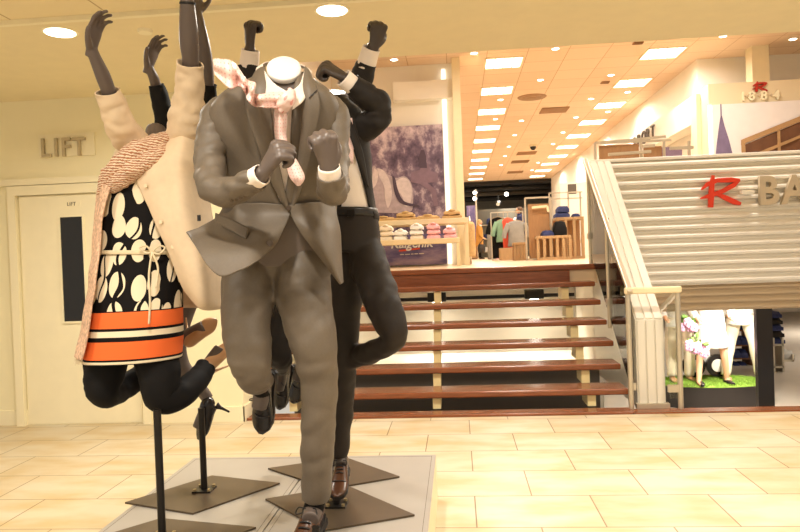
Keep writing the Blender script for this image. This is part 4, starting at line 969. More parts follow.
class Torso:
    """clothed trunk: rows (py, left px, right px, depth, half thickness, opening left px, opening right px)"""
    def __init__(s, rows, n=2.5): s.rows = rows; s.n = n
    def at(s, py):
        R = s.rows
        if py <= R[0][0]: return R[0]
        for a, b in zip(R, R[1:]):
            if a[0] <= py <= b[0]:
                t = (py-a[0])/(b[0]-a[0]); return tuple(x+(y-x)*t for x, y in zip(a, b))
        return R[-1]
    def front(s, px, py, off=0):
        r = s.at(py); c = (r[1]+r[2])/2; h = (r[2]-r[1])/2; x = min(.985, abs((px-c)/h))
        return P(px, py, r[3]-r[4]*(1-x**s.n)**(1/s.n)-off)
    def build(s, bm, nrow=40, seg=64, opening=False, scale=1.0, fold=0, fs=9, tilt=0):
        S = crom(s.rows, nrow); n = s.n; sd = random.random()*40; uvl = bm.loops.layers.uv.verify(); rings = []
        for i, r in enumerate(S):
            py, L, R, Y, b = r[:5]; c = (L+R)/2; h = (R-L)/2
            pL, pR = P(L, py, Y), P(R, py, Y); C_ = (pL+pR)/2; a = (pR-pL).length/2*scale; b = b*scale; ax = (pR-pL).normalized()
            ang = lambda px: math.acos(max(-1, min(1, math.copysign(abs(max(-1, min(1, (px-c)/h)))**(n/2), px-c))))
            t0, t1 = 0, 2*PI
            if opening: t0, t1 = -ang(r[6]), 2*PI-ang(r[5])          # front is at -90 degrees; start right of the gap, round the back
            ring = []
            N = seg+1 if opening else seg
            for k in range(N):
                if opening: th = -ang(r[6]) + ( (2*PI-ang(r[5])) - (-ang(r[6])) )*k/seg
                else: th = 2*PI*k/seg
                cx, sy = math.cos(th), math.sin(th)
                x = math.copysign(abs(cx)**(2/n), cx)*a; y = math.copysign(abs(sy)**(2/n), sy)*b
                q = C_+ax*x+Vector((0, y, 0))
                if tilt: q.z += tilt*(x/a)
                if fold:
                    w = noise.noise(Vector((q.x*fs+sd, q.y*fs, q.z*fs*.6)))+.5*noise.noise(Vector((q.x*fs*2.3+sd, q.y*fs*2, q.z*fs*1.6)))
                    q += (q-C_).normalized()*w*fold
                ring.append(bm.verts.new(q))
            rings.append(ring)
        N = len(rings[0]); M_ = N-1 if opening else N
        for i in range(nrow-1):
            for k in range(M_):
                k2 = (k+1) % N
                f = bm.faces.new((rings[i][k], rings[i][k2], rings[i+1][k2], rings[i+1][k]))
                for l, (u, v) in zip(f.loops, ((k, i), (k+1, i), (k+1, i+1), (k, i+1))): l[uvl].uv = (u/seg, v/(nrow-1))
        return rings
def capd(bm, rings):
    bm.faces.new(list(reversed(rings[0]))); bm.faces.new(rings[-1])
def hand(bm, W, D, N, pose, s=1.0, side=1):
    X_ = Vector(D).normalized(); Z_ = Vector(N); Z_ = (Z_-X_*Z_.dot(X_)).normalized(); Y_ = Z_.cross(X_)*side
    T = lambda x, y, z: W+(X_*x+Y_*y+Z_*z)*s
    wtube(bm, [(T(-.03, 0, 0), .024*s, .02*s), (T(0, 0, 0), .026*s, .019*s), (T(.035, .002, 0), .034*s, .017*s), (T(.07, 0, .001), .041*s, .0155*s), (T(.098, -.002, 0), .036*s, .011*s)], seg=20, ref=Y_)
    mc = [(.092, .030), (.097, .010), (.094, -.011), (.086, -.030)]
    ln = [(.044, .027, .022), (.049, .031, .023), (.046, .029, .022), (.036, .022, .019)]
    bends = {'fist': (82, 98, 55), 'open': (18, 28, 20)}[pose]; fan = (3, .5, -2, -5) if pose == 'open' else (2, 1, -1, -3)
    for i in range(4):
        x, y = mc[i]; a = 0; r = .0108 if pose == 'fist' else .0096
        q = Vector((x, y, 0)); pts = [(T(x-.03, y*.8, 0), r*s, r*s), (T(x, y, .003 if pose == 'fist' else 0), r*s*1.12, r*s*1.12)]
        for j in range(3):
            a += bends[j]*(1+(.09*(i-1) if pose == 'open' else 0)); f = math.radians(fan[i])
            d = Vector((math.cos(math.radians(a))*math.cos(f), math.sin(f), -math.sin(math.radians(a))))
            m_ = q+d*ln[i][j]*.5; q = q+d*ln[i][j]; r *= .93
            if pose == 'open': pts.append((T(*m_), r*s, r*s))
            pts.append((T(*q), r*s*(.8 if j == 2 else 1), r*s*(.8 if j == 2 else 1)))
        wtube(bm, pts, seg=10, n=len(pts)*4)
    th = [(.01, .018, -.004), (.04, .040, -.014), (.066, .044, -.030), (.076, .026, -.050), (.078, .006, -.058)] if pose == 'fist' else [(.01, .018, -.004), (.036, .042, -.014), (.062, .060, -.022), (.082, .066, -.026), (.097, .066, -.028)]
    wtube(bm, [(T(*p), r*s, r*s) for p, r in zip(th, (.016, .014, .0115, .0105, .008))], seg=12)
def shoe(par, A, T, U, m, s=1.0, laces=True):
    X_ = Vector(T).normalized(); Z_ = Vector(U); Z_ = (Z_-X_*Z_.dot(X_)).normalized(); Y_ = Z_.cross(X_)
    W = lambda x, y, z: A+(X_*x+Y_*y+Z_*z)*s
    sec = [(-.07, .010, -.083, -.03), (-.058, .028, -.085, .004), (-.025, .035, -.086, .022), (.02, .036, -.086, .006), (.065, .040, -.086, -.018), (.115, .047, -.086, -.038), (.16, .046, -.086, -.048), (.195, .034, -.085, -.055), (.218, .010, -.082, -.066)]
    bm = NB(); wtube(bm, [(W(x, 0, (a+b)/2), h*s, (b-a)/2*s) for x, h, a, b in sec], seg=24, ref=Y_); o = obj('shoe', bm, m, par)
    bm = NB(); L_ = [(x*1.02, h*1.04) for x, h, a, b in sec]; out = L_+[(x, -h) for x, h in reversed(L_)]
    a_ = [bm.verts.new(W(x, y, -.092)) for x, y in out]; b_ = [bm.verts.new(W(x, y, -.072)) for x, y in out]; n = len(out)
    bm.faces.new(a_); bm.faces.new(list(reversed(b_)))
    for i in range(n): bm.faces.new((a_[i], b_[i], b_[(i+1) % n], a_[(i+1) % n]))
    hb = [(-.07, .02), (-.06, .034), (-.01, .036), (-.01, -.036), (-.06, -.034), (-.07, -.02)]
    c_ = [bm.verts.new(W(x, y, -.112)) for x, y in hb]; d_ = [bm.verts.new(W(x, y, -.09)) for x, y in hb]
    bm.faces.new(c_); bm.faces.new(list(reversed(d_)))
    for i in range(6): bm.faces.new((c_[i], d_[i], d_[(i+1) % 6], c_[(i+1) % 6]))
    obj('sole', bm, M['sole'], o, False)
    bm = NB(); wtube(bm, [(W(.118, -.044, -.062), .003*s, .003*s), (W(.125, -.03, -.044), .003*s, .003*s), (W(.132, 0, -.036), .003*s, .003*s), (W(.125, .03, -.044), .003*s, .003*s), (W(.118, .044, -.062), .003*s, .003*s)], seg=8); obj('toe_cap_seam', bm, M['sole'], o)
    if laces:
        bm = NB()
        for k in range(4):
            x = .03+.017*k; z = .008-.0095*k+.001
            wtube(bm, [(W(x, -.02, z-.006), .003*s, .003*s), (W(x+.004, 0, z+.002), .0032*s, .0032*s), (W(x, .02, z-.006), .003*s, .003*s)], seg=6)
        for g in (-1, 1): wtube(bm, [(W(.03, 0, .012), .0025*s, .0025*s), (W(.035, g*.03, .022), .0025*s, .0025*s), (W(.05, g*.036, .004), .0025*s, .0025*s), (W(.035, 0, .012), .0025*s, .0025*s)], seg=6)
        obj('laces', bm, M['black'], o)
    return o
def stand(par, quad, base, ztop, m=M['plate']):
    """square steel base plate with bolted flange and a support rod"""
    c = [G(a, b, PT) for a, b in quad]
    bm = NB(); a_ = [bm.verts.new((p.x, p.y, PT+.001)) for p in c]; b_ = [bm.verts.new((p.x, p.y, PT+.009)) for p in c]
    bm.faces.new(a_); bm.faces.new(b_)
    for i in range(4): bm.faces.new((a_[i], a_[(i+1) % 4], b_[(i+1) % 4], b_[i]))
    bp = obj('base_plate', bm, m, par, False)
    b = G(base[0], base[1], PT)
    obj('flange', B(b.x-.045, b.x+.045, b.y-.045, b.y+.045, PT+.009, PT+.016), M['rod'], bp, False)
    for i, j in ((-1, -1), (1, -1), (1, 1), (-1, 1)):
        q = NB(); cyl(q, (b.x+i*.034, b.y+j*.034, PT+.016), (b.x+i*.034, b.y+j*.034, PT+.026), .008, 10); obj('bolt', q, M['bolt'], bp, sharp=40)
    q = NB(); cyl(q, (b.x, b.y, PT+.009), (b.x, b.y, ztop), .0155, 18); obj('support_rod', q, M['rod'], par, sharp=40)
    return b
def limb(path, k=.72): return [(p[0], p[1], p[2], p[3]*k)+tuple(p[4:]) for p in path]
def collar(par, inner, outer, m):
    bm = NB(); I = [P(*p) for p in inner]; O = [P(*p) for p in outer]; Mid = [(a+b)/2 + (a-b).normalized()*.004 for a, b in zip(I, O)]
    patch(bm, [I, Mid, O], nu=40, nv=6); return obj('shirt_collar', bm, m, par, True, [('solid', .004)])

# ------------------------------------------------------------ MAN IN GREY SUIT (nearest)
FM = empty('mannequin', G(316, 540, PT), 'headless running mannequin in a grey suit with a flying pink tie, nearest to the camera', 'mannequin')
F_ = Torso([(74, 262, 305, 2.345, .05, 266, 304), (82, 250, 317, 2.35, .085, 267, 303), (91, 233, 329, 2.36, .11, 269, 302), (101, 220, 337, 2.37, .122, 271, 302), (115, 212, 341, 2.385, .13, 273, 301),
            (140, 213, 341, 2.41, .135, 276, 300), (170, 218, 338, 2.45, .13, 281, 298), (200, 223, 335, 2.49, .125, 287, 293), (214, 226, 335, 2.51, .122, 289.5, 290.5), (232, 226, 337, 2.53, .13, 238, 326), (266, 222, 340, 2.56, .14, 224, 338)])
armL = [(230, 106, 2.39, 14), (218, 117, 2.38, 16.5), (211.5, 142, 2.34, 15.8), (210, 168, 2.29, 15.8), (213, 188, 2.22, 15), (229, 192.5, 2.17, 14.2), (246, 185, 2.12, 12.6), (256, 178.5, 2.10, 11.8)]
armR = [(327, 106, 2.40, 13), (336, 118, 2.39, 14), (336, 142, 2.36, 13.2), (335, 168, 2.30, 13.6), (334, 186, 2.22, 15), (332, 189, 2.14, 14.6), (330.5, 180, 2.09, 13.5), (329.5, 174, 2.07, 13)]
legL = [(249, 243, 2.56, 27), (249, 285, 2.50, 28), (246.5, 325, 2.45, 25.5), (250, 357, 2.42, 23), (254.5, 376, 2.46, 18), (258, 380, 2.60, 14.5), (261, 381, 2.76, 12.5)]
legR = [(302, 240, 2.57, 29), (302, 285, 2.52, 28.5), (312, 335, 2.47, 25.5), (319, 380, 2.49, 19.5), (318, 440, 2.54, 17.6), (316, 498, 2.60, 15.2)]
bm = NB()
capd(bm, F_.build(bm, 20, 32, scale=.82)); tube(bm, limb(armL, .66)+[(264, 172, 2.085, 7.5)]); tube(bm, limb(armR, .62)+[(328, 166, 2.06, 7.5)]); tube(bm, limb(legL, .7)); tube(bm, limb(legR, .7))
nk = [(285, 102, 2.40), (285, 85, 2.345), (284, 69, 2.285)]
wtube(bm, [(P(*nk[0]), .075, .06), (P(*nk[1]), .058, .058), (P(*nk[2]), .056, .056)], seg=28)
tube(bm, [(318, 490, 2.61, 9), (314, 508, 2.60, 10), (310, 520, 2.54, 9)]); tube(bm, [(261, 381, 2.74, 8), (262, 392, 2.78, 8.5), (259, 408, 2.79, 8)])
hand(bm, P(264, 172, 2.085), P(281, 146, 2.04)-P(264, 172, 2.085), (-.5, -.8, .3), 'fist', 1.02, 1)
hand(bm, P(328.5, 169, 2.055), P(324, 136, 2.02)-P(328.5, 169, 2.055), (.35, -.85, .35), 'fist', 1.02, -1)
obj('body', remesh(bm, .0046, 4), M['skin'], FM)
# white cap closing the neck
tdir = (P(*nk[2])-P(*nk[1])).normalized(); c = P(*nk[2])
bm = NB(); wtube(bm, [(c-tdir*.012, .0585, .0585), (c+tdir*.003, .0585, .0585), (c+tdir*.007, .055, .055), (c+tdir*.008, .045, .045)], seg=36, n=4); obj('neck_cap', bm, M['cap'], FM, sharp=50)
# shirt
bm = NB(); Torso(F_.rows[3:9]).build(bm, 30, 48, scale=.945); obj('shirt', bm, M['shirt'], FM)
collar(FM, [(288, 92, 2.215), (275, 84, 2.235), (266, 73, 2.27), (264, 63, 2.33), (284, 62, 2.42), (304, 66, 2.33), (303, 75, 2.28), (299, 85, 2.24), (290, 92, 2.215)],
       [(287, 107, 2.212), (268, 97, 2.225), (259, 80, 2.28), (258, 67, 2.36), (284, 66, 2.45), (310, 70, 2.36), (309, 84, 2.28), (304, 100, 2.228), (292, 110, 2.212)], M['shirt'])
for pth in ([(250, 182, 2.11, 10.8), (262, 174.5, 2.083, 10.4)], [(330.5, 179, 2.085, 11.5), (329, 166.5, 2.058, 10.6)]):
    bm = NB(); tube(bm, pth, n=6, cap=False, seg=28); obj('shirt_cuff', bm, M['shirt'], FM, True, [('solid', .004)])
# jacket: shell, sleeves, flying front flaps, lapels, pocket, buttons
bm = NB(); F_.build(bm, 60, 80, opening=True, fold=.006, fs=9)
tube(bm, armL, seg=32, n=60, fold=.0075, fscale=15, cap=False); tube(bm, armR, seg=32, n=60, fold=.0075, fscale=15, cap=False)
f = lambda a, b, off=.006: F_.front(a, b, off)
patch(bm, [[f(291, 205), f(276, 204), f(257, 203), f(238, 204), f(225, 206, -.03)],
           [P(290, 214, 2.37), P(274, 216, 2.36), P(253, 217, 2.36), P(234, 217, 2.38), P(217, 217, 2.45)],
           [P(284, 228, 2.33), P(266, 233, 2.29), P(243, 236, 2.28), P(222, 233, 2.31), P(203, 226, 2.38)],
           [P(276, 243, 2.30), P(259, 249, 2.23), P(240, 252, 2.20), P(215, 247, 2.23), P(191, 231, 2.30)],
           [P(269, 251, 2.29), P(257, 261, 2.20), P(240, 270, 2.15), P(216, 274, 2.17), P(187, 232, 2.27)]], 40, 40, fold=.012, fscale=12)
patch(bm, [[f(290.5, 205), f(303, 203), f(318, 202), f(334, 203, -.03)],
           [P(292, 216, 2.37), P(306, 217, 2.37), P(322, 216, 2.39), P(337, 217, 2.46)],
           [P(300, 231, 2.36), P(313, 231, 2.34), P(327, 231, 2.37), P(340, 231, 2.46)],
           [P(313, 249, 2.36), P(323, 249, 2.33), P(333, 249, 2.37), P(341, 249, 2.47)],
           [P(327, 267, 2.37), P(333, 267, 2.35), P(338, 267, 2.39), P(342, 266, 2.47)],
           [P(340, 284, 2.38), P(341, 284, 2.38), P(342, 283, 2.42), P(343, 282, 2.47)]], 30, 40, fold=.010, fscale=12)
jk = obj('jacket', bm, M['suit'], FM, True, [('solid', .005)])
def lap(rows, th=.004):
    bm = NB(); patch(bm, [[f(a, b, o) for a, b, o in r] for r in rows], 10, 30); return obj('lapel', bm, M['suit'], jk, True, [('solid', th)])
lap([[(265, 66, .02), (260, 68, .034), (255, 72, .03)], [(267, 84, .018), (257, 86, .034), (246, 91, .030)], [(270, 100, .012), (259, 103, .030), (246, 109, .028)], [(272, 118, .010), (262, 123, .028), (251, 128, .026)], [(276, 148, .009), (269, 152, .026), (261, 156, .024)], [(283, 182, .008), (278, 184, .020), (273, 186, .018)], [(289, 209, .008), (288, 209, .011), (286.5, 209, .010)]])
lap([[(305, 66, .02), (308, 69, .034), (311, 74, .03)], [(303, 84, .018), (309, 86, .034), (317, 90, .030)], [(302, 100, .012), (310, 102, .030), (320, 107, .028)], [(301, 118, .010), (309, 121, .028), (317, 126, .026)], [(299.5, 148, .009), (304, 152, .026), (310, 156, .024)], [(296, 182, .008), (299, 184, .020), (302, 186, .018)], [(291, 209, .008), (292, 209, .011), (293, 209, .010)]])
for pts in ([(246, 91), (252, 96), (257, 99)], [(317, 90), (312, 95), (309, 98)]):
    bm = NB(); wtube(bm, [(f(a, b, .036), .0022, .0022) for a, b in pts], seg=6); obj('lapel_notch', bm, M['belt'], jk)
bm = NB(); patch(bm, [[P(216, 213, 2.42), P(233, 220, 2.335), P(249, 229, 2.285)], [P(215, 223, 2.40), P(231, 231, 2.30), P(246, 239, 2.255)]], 14, 6); obj('pocket_flap', bm, M['suit'], jk, True, [('solid', .006)])
def button(par, p, r=.009, d=Vector((0, -1, .1)), m=None):
    bm = NB(); cyl(bm, p-d*.001, p+d*.005, r, 14); obj('button', bm, m or M['button'], par, sharp=40)
button(jk, P(270, 243, 2.26), .011); button(jk, f(289, 208, .012), .009)
for k in range(4): button(jk, P(232+k*4.4, 200.5-k*1.6, 2.122-.006*k), .0055, Vector((.1, -.8, -.5)))
# tie
bm = NB()
up = [(213.5, 60), (219, 59), (229, 60.5), (237, 66), (244, 77), (249, 81), (255, 83), (253, 92), (260, 94.5), (270, 93.5), (282, 92)]
lo = [(214, 74), (222, 82), (231, 89), (238.5, 86.5), (243, 88), (246, 95), (249, 102), (256, 106.5), (264, 107.5), (272, 107.5), (283, 108)]
dep = [2.16, 2.14, 2.12, 2.17, 2.12, 2.16, 2.11, 2.17, 2.13, 2.17, 2.19]
rows = []
for i in range(len(up)):
    a, b = up[i], lo[i]; rows.append([P(a[0], a[1], dep[i]+.02), P((a[0]*2+b[0])/3, (a[1]*2+b[1])/3, dep[i]-.012), P((a[0]+2*b[0])/3, (a[1]+2*b[1])/3, dep[i]+.008), P(b[0], b[1], dep[i]+.0)])
patch(bm, rows, 14, 70, fold=.010, fscale=30)
tails = [(275, 287, 106, 2.205), (275, 286.5, 120, 2.215), (275.5, 286, 136, 2.23), (281, 290, 150, 2.22), (286, 298, 163, 2.20), (290, 304.5, 177, 2.19), (297, 300, 185, 2.185)]
patch(bm, [[P(a, y, Y+.012), P((a+b)/2, y+1, Y-.008), P(b, y, Y+.012)] for a, b, y, Y in tails], 10, 40)
tie = obj('tie', bm, M['tie'], FM, True, [('solid', .005)])
bm = NB(); tube(bm, [(280, 108, 2.195, 6), (285, 103, 2.185, 8.5, .7), (289, 97, 2.185, 8, .7), (292, 91, 2.20, 4)], seg=20, fold=.006, fscale=40); obj('tie_knot', bm, M['tie'], tie)
# trousers
bm = NB()
T_ = Torso([(205, 233, 330, 2.52, .105), (235, 226, 333, 2.55, .118), (262, 220, 334, 2.57, .122), (275, 222, 331, 2.57, .11)]); capd(bm, T_.build(bm, 16, 48, fold=.003))
tube(bm, legL, seg=40, n=70, fold=.0075, fscale=11); tube(bm, legR, seg=40, n=80, fold=.006, fscale=9)
tr_ = obj('trousers', remesh(bm, .006, 5), M['suit'], FM)
bm = NB(); tube(bm, [(257, 384, 2.72, 8), (262, 392, 2.78, 8.5), (260, 402, 2.79, 8)]); obj('sock', bm, M['blackcloth'], FM)
bm = NB(); tube(bm, [(317, 492, 2.60, 10), (314, 507, 2.60, 10.5), (311, 514, 2.585, 10)]); obj('sock', bm, M['blackcloth'], FM)
shoe(FM, P(311, 507, 2.60), (-.13, -.93, -.28), (0, -.28, .95), M['shoe'], 1.12)
shoe(FM, P(260, 391, 2.79), P(255, 433, 2.81)-P(260, 391, 2.79), (-.1, -1, 0), M['shoeblack'], .98)
stand(FM, [(316, 536), (372, 552), (318, 580), (258, 552)], (317, 556), .36)

# ------------------------------------------------------------ MAN IN DARK SUIT, BENT LEG TO THE RIGHT
BM = empty('mannequin', G(337, 507, PT), 'headless mannequin in a dark brown suit kicking a bent knee out over the stair steps', 'mannequin')
B_ = Torso([(98, 322, 346, 2.84, .055, 334, 340), (110, 306, 360, 2.84, .1, 335, 344), (124, 298, 367, 2.85, .12, 340, 350), (150, 303, 369, 2.87, .125, 348, 357), (185, 316, 372, 2.9, .12, 347, 366), (207, 322, 375, 2.92, .115, 346, 371), (217, 323, 378, 2.93, .115, 344, 375), (236, 326, 372, 2.95, .1, 328, 370), (256, 326, 370, 2.96, .1, 328, 368)])
bR = [(350, 128, 2.85, 13), (363, 127, 2.82, 15), (376, 120, 2.78, 14), (377, 106, 2.75, 12.5), (364, 94, 2.71, 12), (352, 84, 2.68, 10.5)]
bL = [(306, 126, 2.86, 13), (293, 145, 2.86, 13), (284, 165, 2.82, 12), (290, 178, 2.76, 11), (300, 172, 2.72, 9.5)]
bl1 = [(352, 226, 2.95, 19), (348, 262, 2.95, 19), (345, 300, 2.94, 17.5), (343, 345, 2.96, 16), (342, 400, 3.02, 12.5), (339, 456, 3.06, 9.6)]
bl2 = [(357, 226, 2.955, 17), (366, 255, 2.90, 19), (380, 297, 2.78, 19), (391, 324, 2.73, 17), (393, 339, 2.74, 12.8), (376, 350, 2.82, 11.5), (350, 359, 2.96, 10.5), (312, 366, 3.10, 9)]
bm = NB(); capd(bm, B_.build(bm, 20, 32, scale=.84)); tube(bm, limb(bR, .65)+[(343, 77, 2.66, 6)]); tube(bm, limb(bL, .65)+[(306, 166, 2.70, 6)]); tube(bm, limb(bl1, .7)); tube(bm, limb(bl2, .7))
wtube(bm, [(P(335, 104, 2.85), .06, .055), (P(335, 92, 2.83), .055, .055)], seg=24)
tube(bm, [(340, 450, 3.06, 6), (341, 460, 3.05, 6.5), (341, 466, 3.02, 6)]); tube(bm, [(314, 366, 3.1, 6.5), (303, 368, 3.13, 7), (297, 380, 3.14, 6)])
hand(bm, P(345, 78, 2.665), P(322, 65, 2.64)-P(345, 78, 2.665), (-.35, -.55, .75), 'fist', .98, -1)
hand(bm, P(306, 166, 2.70), P(314, 148, 2.68)-P(306, 166, 2.70), (-.4, -.8, .3), 'fist', .98, 1)
obj('body', remesh(bm, .005, 4), M['skindark'], BM)
bm = NB(); Torso(B_.rows[:7]).build(bm, 24, 40, scale=.94); obj('shirt', bm, M['shirt'], BM)
bm = NB(); tube(bm, [(353, 86, 2.685, 9.2), (343.5, 77.5, 2.66, 8.6)], n=6, cap=False, seg=26); obj('shirt_cuff', bm, M['shirt'], BM, True, [('solid', .004)])
bm = NB(); B_.build(bm, 50, 64, opening=True, fold=.006); tube(bm, bR, seg=28, n=50, fold=.009, fscale=16, cap=False); tube(bm, bL, seg=24, n=40, fold=.006, cap=False)
jb = obj('jacket', bm, M['darksuit'], BM, True, [('solid', .005)])
g = lambda a, b, off=.006: B_.front(a, b, off)
bm = NB(); patch(bm, [[g(341, 112, .01), g(344, 114, .014), g(350, 118, .01)], [g(351, 140, .008), g(355, 142, .012), g(361, 146, .008)], [g(358, 160, .006), g(361, 161, .01), g(365, 163, .006)], [g(367, 186, .004), g(368, 187, .006), g(369, 188, .004)]], 8, 20); obj('lapel', bm, M['darksuit'], jb, True, [('solid', .004)])
bm = NB(); patch(bm, [[g(346, 118, .0), g(352, 118, .0)], [g(347, 140, .0), g(354, 142, .0)], [g(346, 158, -.004), g(353, 164, -.004)]], 6, 12); obj('tie', bm, M['tie'], BM, True, [('solid', .004)])
bm = NB(); H_ = Torso([(208, 322, 376, 2.92, .112), (216, 322, 377.5, 2.925, .114), (236, 320, 380, 2.94, .12), (252, 322, 380, 2.94, .115)]); capd(bm, H_.build(bm, 14, 40))
tube(bm, bl1, seg=36, n=70, fold=.006, fscale=10); tube(bm, bl2, seg=36, n=70, fold=.007, fscale=11); obj('trousers', remesh(bm, .0065, 6), M['darksuitb'], BM)
bm = NB(); Torso([(208.5, 321.5, 376.5, 2.92, .116), (216.5, 321.5, 378, 2.925, .118)]).build(bm, 4, 48); bl_ = obj('belt', bm, M['belt'], BM, True, [('solid', .004)])
q = H_.front(351, 213, .008); obj('buckle', B(q.x-.016, q.x+.016, q.y-.006, q.y+.002, q.z-.014, q.z+.014), M['rod'], bl_, False)
shoe(BM, P(341, 460, 3.05), (.02, -.93, -.30), (0, -.30, .93), M['shoe'], .84)
shoe(BM, P(302, 366, 3.13), P(290, 392, 3.12)-P(302, 366, 3.13), (-.4, -1, 0), M['shoeblack'], .85)
stand(BM, [(265.5, 500.5), (347, 487), (414.6, 516.5), (324, 532)], (337, 507), .36)

# ------------------------------------------------------------ MAN WITH BOTH FISTS RAISED (behind)
AM = empty('mannequin', G(331, 475, PT), 'dark-suited mannequin behind the grey suit with both fists raised overhead', 'mannequin')
A_ = Torso([(104, 300, 326, 3.24, .055, 310, 316), (114, 284, 344, 3.24, .1, 309, 317), (128, 274, 352, 3.25, .12, 309, 317), (160, 278, 350, 3.25, .125, 310, 316), (200, 284, 345, 3.24, .12, 312, 315), (225, 284, 345, 3.24, .12, 300, 330), (262, 282, 347, 3.24, .125, 284, 345)])
aL = [(286, 134, 3.25, 12), (270, 112, 3.22, 12.5), (256, 90, 3.17, 12), (250, 74, 3.13, 11.5), (249, 65, 3.12, 10.5)]
aR = [(340, 134, 3.25, 12), (349, 112, 3.21, 12.5), (356, 92, 3.17, 12), (363, 74, 3.14, 11.2), (367, 63, 3.12, 10)]
al1 = [(326, 250, 3.24, 16.5), (329, 320, 3.27, 14), (331, 390, 3.36, 11.5), (332, 458, 3.43, 9.5)]
al2 = [(301, 250, 3.23, 16.5), (287, 300, 3.14, 16), (279, 338, 3.08, 15), (280, 356, 3.10, 12.5), (281, 363, 3.24, 10.5), (281, 368, 3.38, 9.2)]
bm = NB(); capd(bm, A_.build(bm, 20, 32, scale=.84)); tube(bm, limb(aL, .65)+[(250, 48, 3.08, 5.6)]); tube(bm, limb(aR, .65)+[(373, 45, 3.08, 5.6)]); tube(bm, limb(al1, .7)); tube(bm, limb(al2, .7))
wtube(bm, [(P(313, 112, 3.24), .06, .055), (P(313, 99, 3.24), .055, .055)], seg=24)
tube(bm, [(332, 452, 3.43, 6), (332, 466, 3.43, 6.5), (331, 474, 3.38, 6)]); tube(bm, [(281, 366, 3.38, 6), (281, 376, 3.42, 6.5), (278, 390, 3.43, 6)])
hand(bm, P(250, 45, 3.08), P(251, 14, 3.06)-P(250, 45, 3.08), (-.55, -.8, .1), 'fist', 1.0, 1)
hand(bm, P(374, 46, 3.08), P(381, 19, 3.06)-P(374, 46, 3.08), (.5, -.8, .1), 'fist', 1.0, -1)
obj('body', remesh(bm, .005, 4), M['skindark'], AM)
bm = NB(); Torso(A_.rows[:6]).build(bm, 20, 36, scale=.94); obj('shirt', bm, M['shirt'], AM)
for pth in ([(249, 68, 3.12, 9.6), (250.5, 50, 3.09, 8.6)], [(365, 68, 3.13, 9.6), (371.5, 48, 3.085, 8.4)]):
    bm = NB(); tube(bm, pth, n=6, cap=False, seg=26); obj('shirt_cuff', bm, M['shirt'], AM, True, [('solid', .004)])
bm = NB(); A_.build(bm, 40, 56, opening=True, fold=.005); tube(bm, aL, seg=26, n=44, fold=.008, cap=False); tube(bm, aR, seg=26, n=44, fold=.008, cap=False); obj('jacket', bm, M['darksuit'], AM, True, [('solid', .005)])
bm = NB(); Q_ = Torso([(215, 286, 343, 3.24, .11), (240, 284, 345, 3.24, .115), (262, 284, 345, 3.24, .11)]); capd(bm, Q_.build(bm, 10, 36)); tube(bm, al1, seg=30, n=60, fold=.006); tube(bm, al2, seg=30, n=60, fold=.007); obj('trousers', remesh(bm, .007, 5), M['darksuit'], AM)
shoe(AM, P(332, 464, 3.43), (0, -.86, -.5), (0, -.5, .86), M['shoe'], .9)
shoe(AM, P(281, 376, 3.42), P(272, 411, 3.42)-P(281, 376, 3.42), (-.3, -1, 0), M['shoeblack'], .85)
stand(AM, [(268, 469.7), (345, 458.5), (399.6, 478), (330, 490)], (333, 475), .38)

# ------------------------------------------------------------ WOMAN IN PRINT DRESS
W1 = empty('mannequin', G(159, 541, PT), 'leaping woman mannequin in a leaf-print dress with orange hem bands, beige coat and scarf', 'mannequin')
D_ = Torso([(140, 136, 172, 2.92, .07), (150, 128, 182, 2.91, .10), (165, 116, 186, 2.89, .125), (190, 106, 186, 2.86, .13), (225, 100, 184, 2.83, .125), (252, 99, 183, 2.81, .125), (285, 95, 181.5, 2.79, .135), (320, 91, 180, 2.77, .145), (360, 87, 178, 2.75, .15)], 2.2)
w1L = [(140, 148, 2.88, 14), (126, 134, 2.80, 16), (116, 114, 2.72, 14), (108.5, 91, 2.66, 12)]
w1R = [(178, 150, 2.88, 16), (186, 122, 2.79, 17), (189, 92, 2.72, 14.5), (190.5, 63, 2.66, 12.7)]
k1 = [(111, 335, 2.80, 22), (105, 368, 2.77, 21), (104, 392, 2.75, 16), (122, 388, 2.9, 13), (152, 368, 3.0, 11.5), (176, 345, 3.04, 8.5)]
k2 = [(152, 335, 2.80, 22), (159, 370, 2.74, 21.5), (163, 396, 2.73, 18), (180, 394, 2.78, 15), (197, 380, 2.88, 12.5), (206, 367, 2.95, 10)]
bm = NB(); capd(bm, D_.build(bm, 24, 32, scale=.84))
tube(bm, limb(w1L, .62)+[(103, 76, 2.62, 7.6), (96, 60, 2.58, 6.3), (92, 50, 2.56, 5.8)]); tube(bm, limb(w1R, .66)+[(189, 40, 2.61, 9.8), (187.5, 10, 2.56, 8), (187, -2, 2.55, 6.5)])
tube(bm, limb(k1, .72)); tube(bm, limb(k2, .72))
wtube(bm, [(P(156, 148, 2.93), .06, .055), (P(156, 136, 2.95), .046, .046), (P(156, 130, 2.97), .045, .045)], seg=24)
tube(bm, [(174, 346, 3.04, 6), (186, 336, 3.06, 6.5), (204, 326, 3.07, 6)]); tube(bm, [(203, 372, 2.93, 6.5), (212, 360, 2.97, 7), (220, 348, 3.0, 6)])
hand(bm, P(91.5, 50, 2.56), P(96, 22, 2.54)-P(91, 50, 2.56), (-.9, .2, .2), 'open', .92, -1)
hand(bm, P(187, -4, 2.55), P(190, -40, 2.53)-P(187, -4, 2.55), (-.7, .5, 0), 'open', .92, 1)
obj('body', remesh(bm, .0046, 4), M['skin'], W1)
bm = NB(); tube(bm, [(187.8, 4.6, 2.555, 8.4), (187.7, 2.2, 2.553, 8.3)], n=4, seg=24); obj('wrist_joint', bm, M['black'], W1)
bm = NB(); D_.build(bm, 70, 90, fold=.009, fs=8, tilt=.008); dr = obj('dress', bm, M['dress'], W1, True, [('solid', .003)])
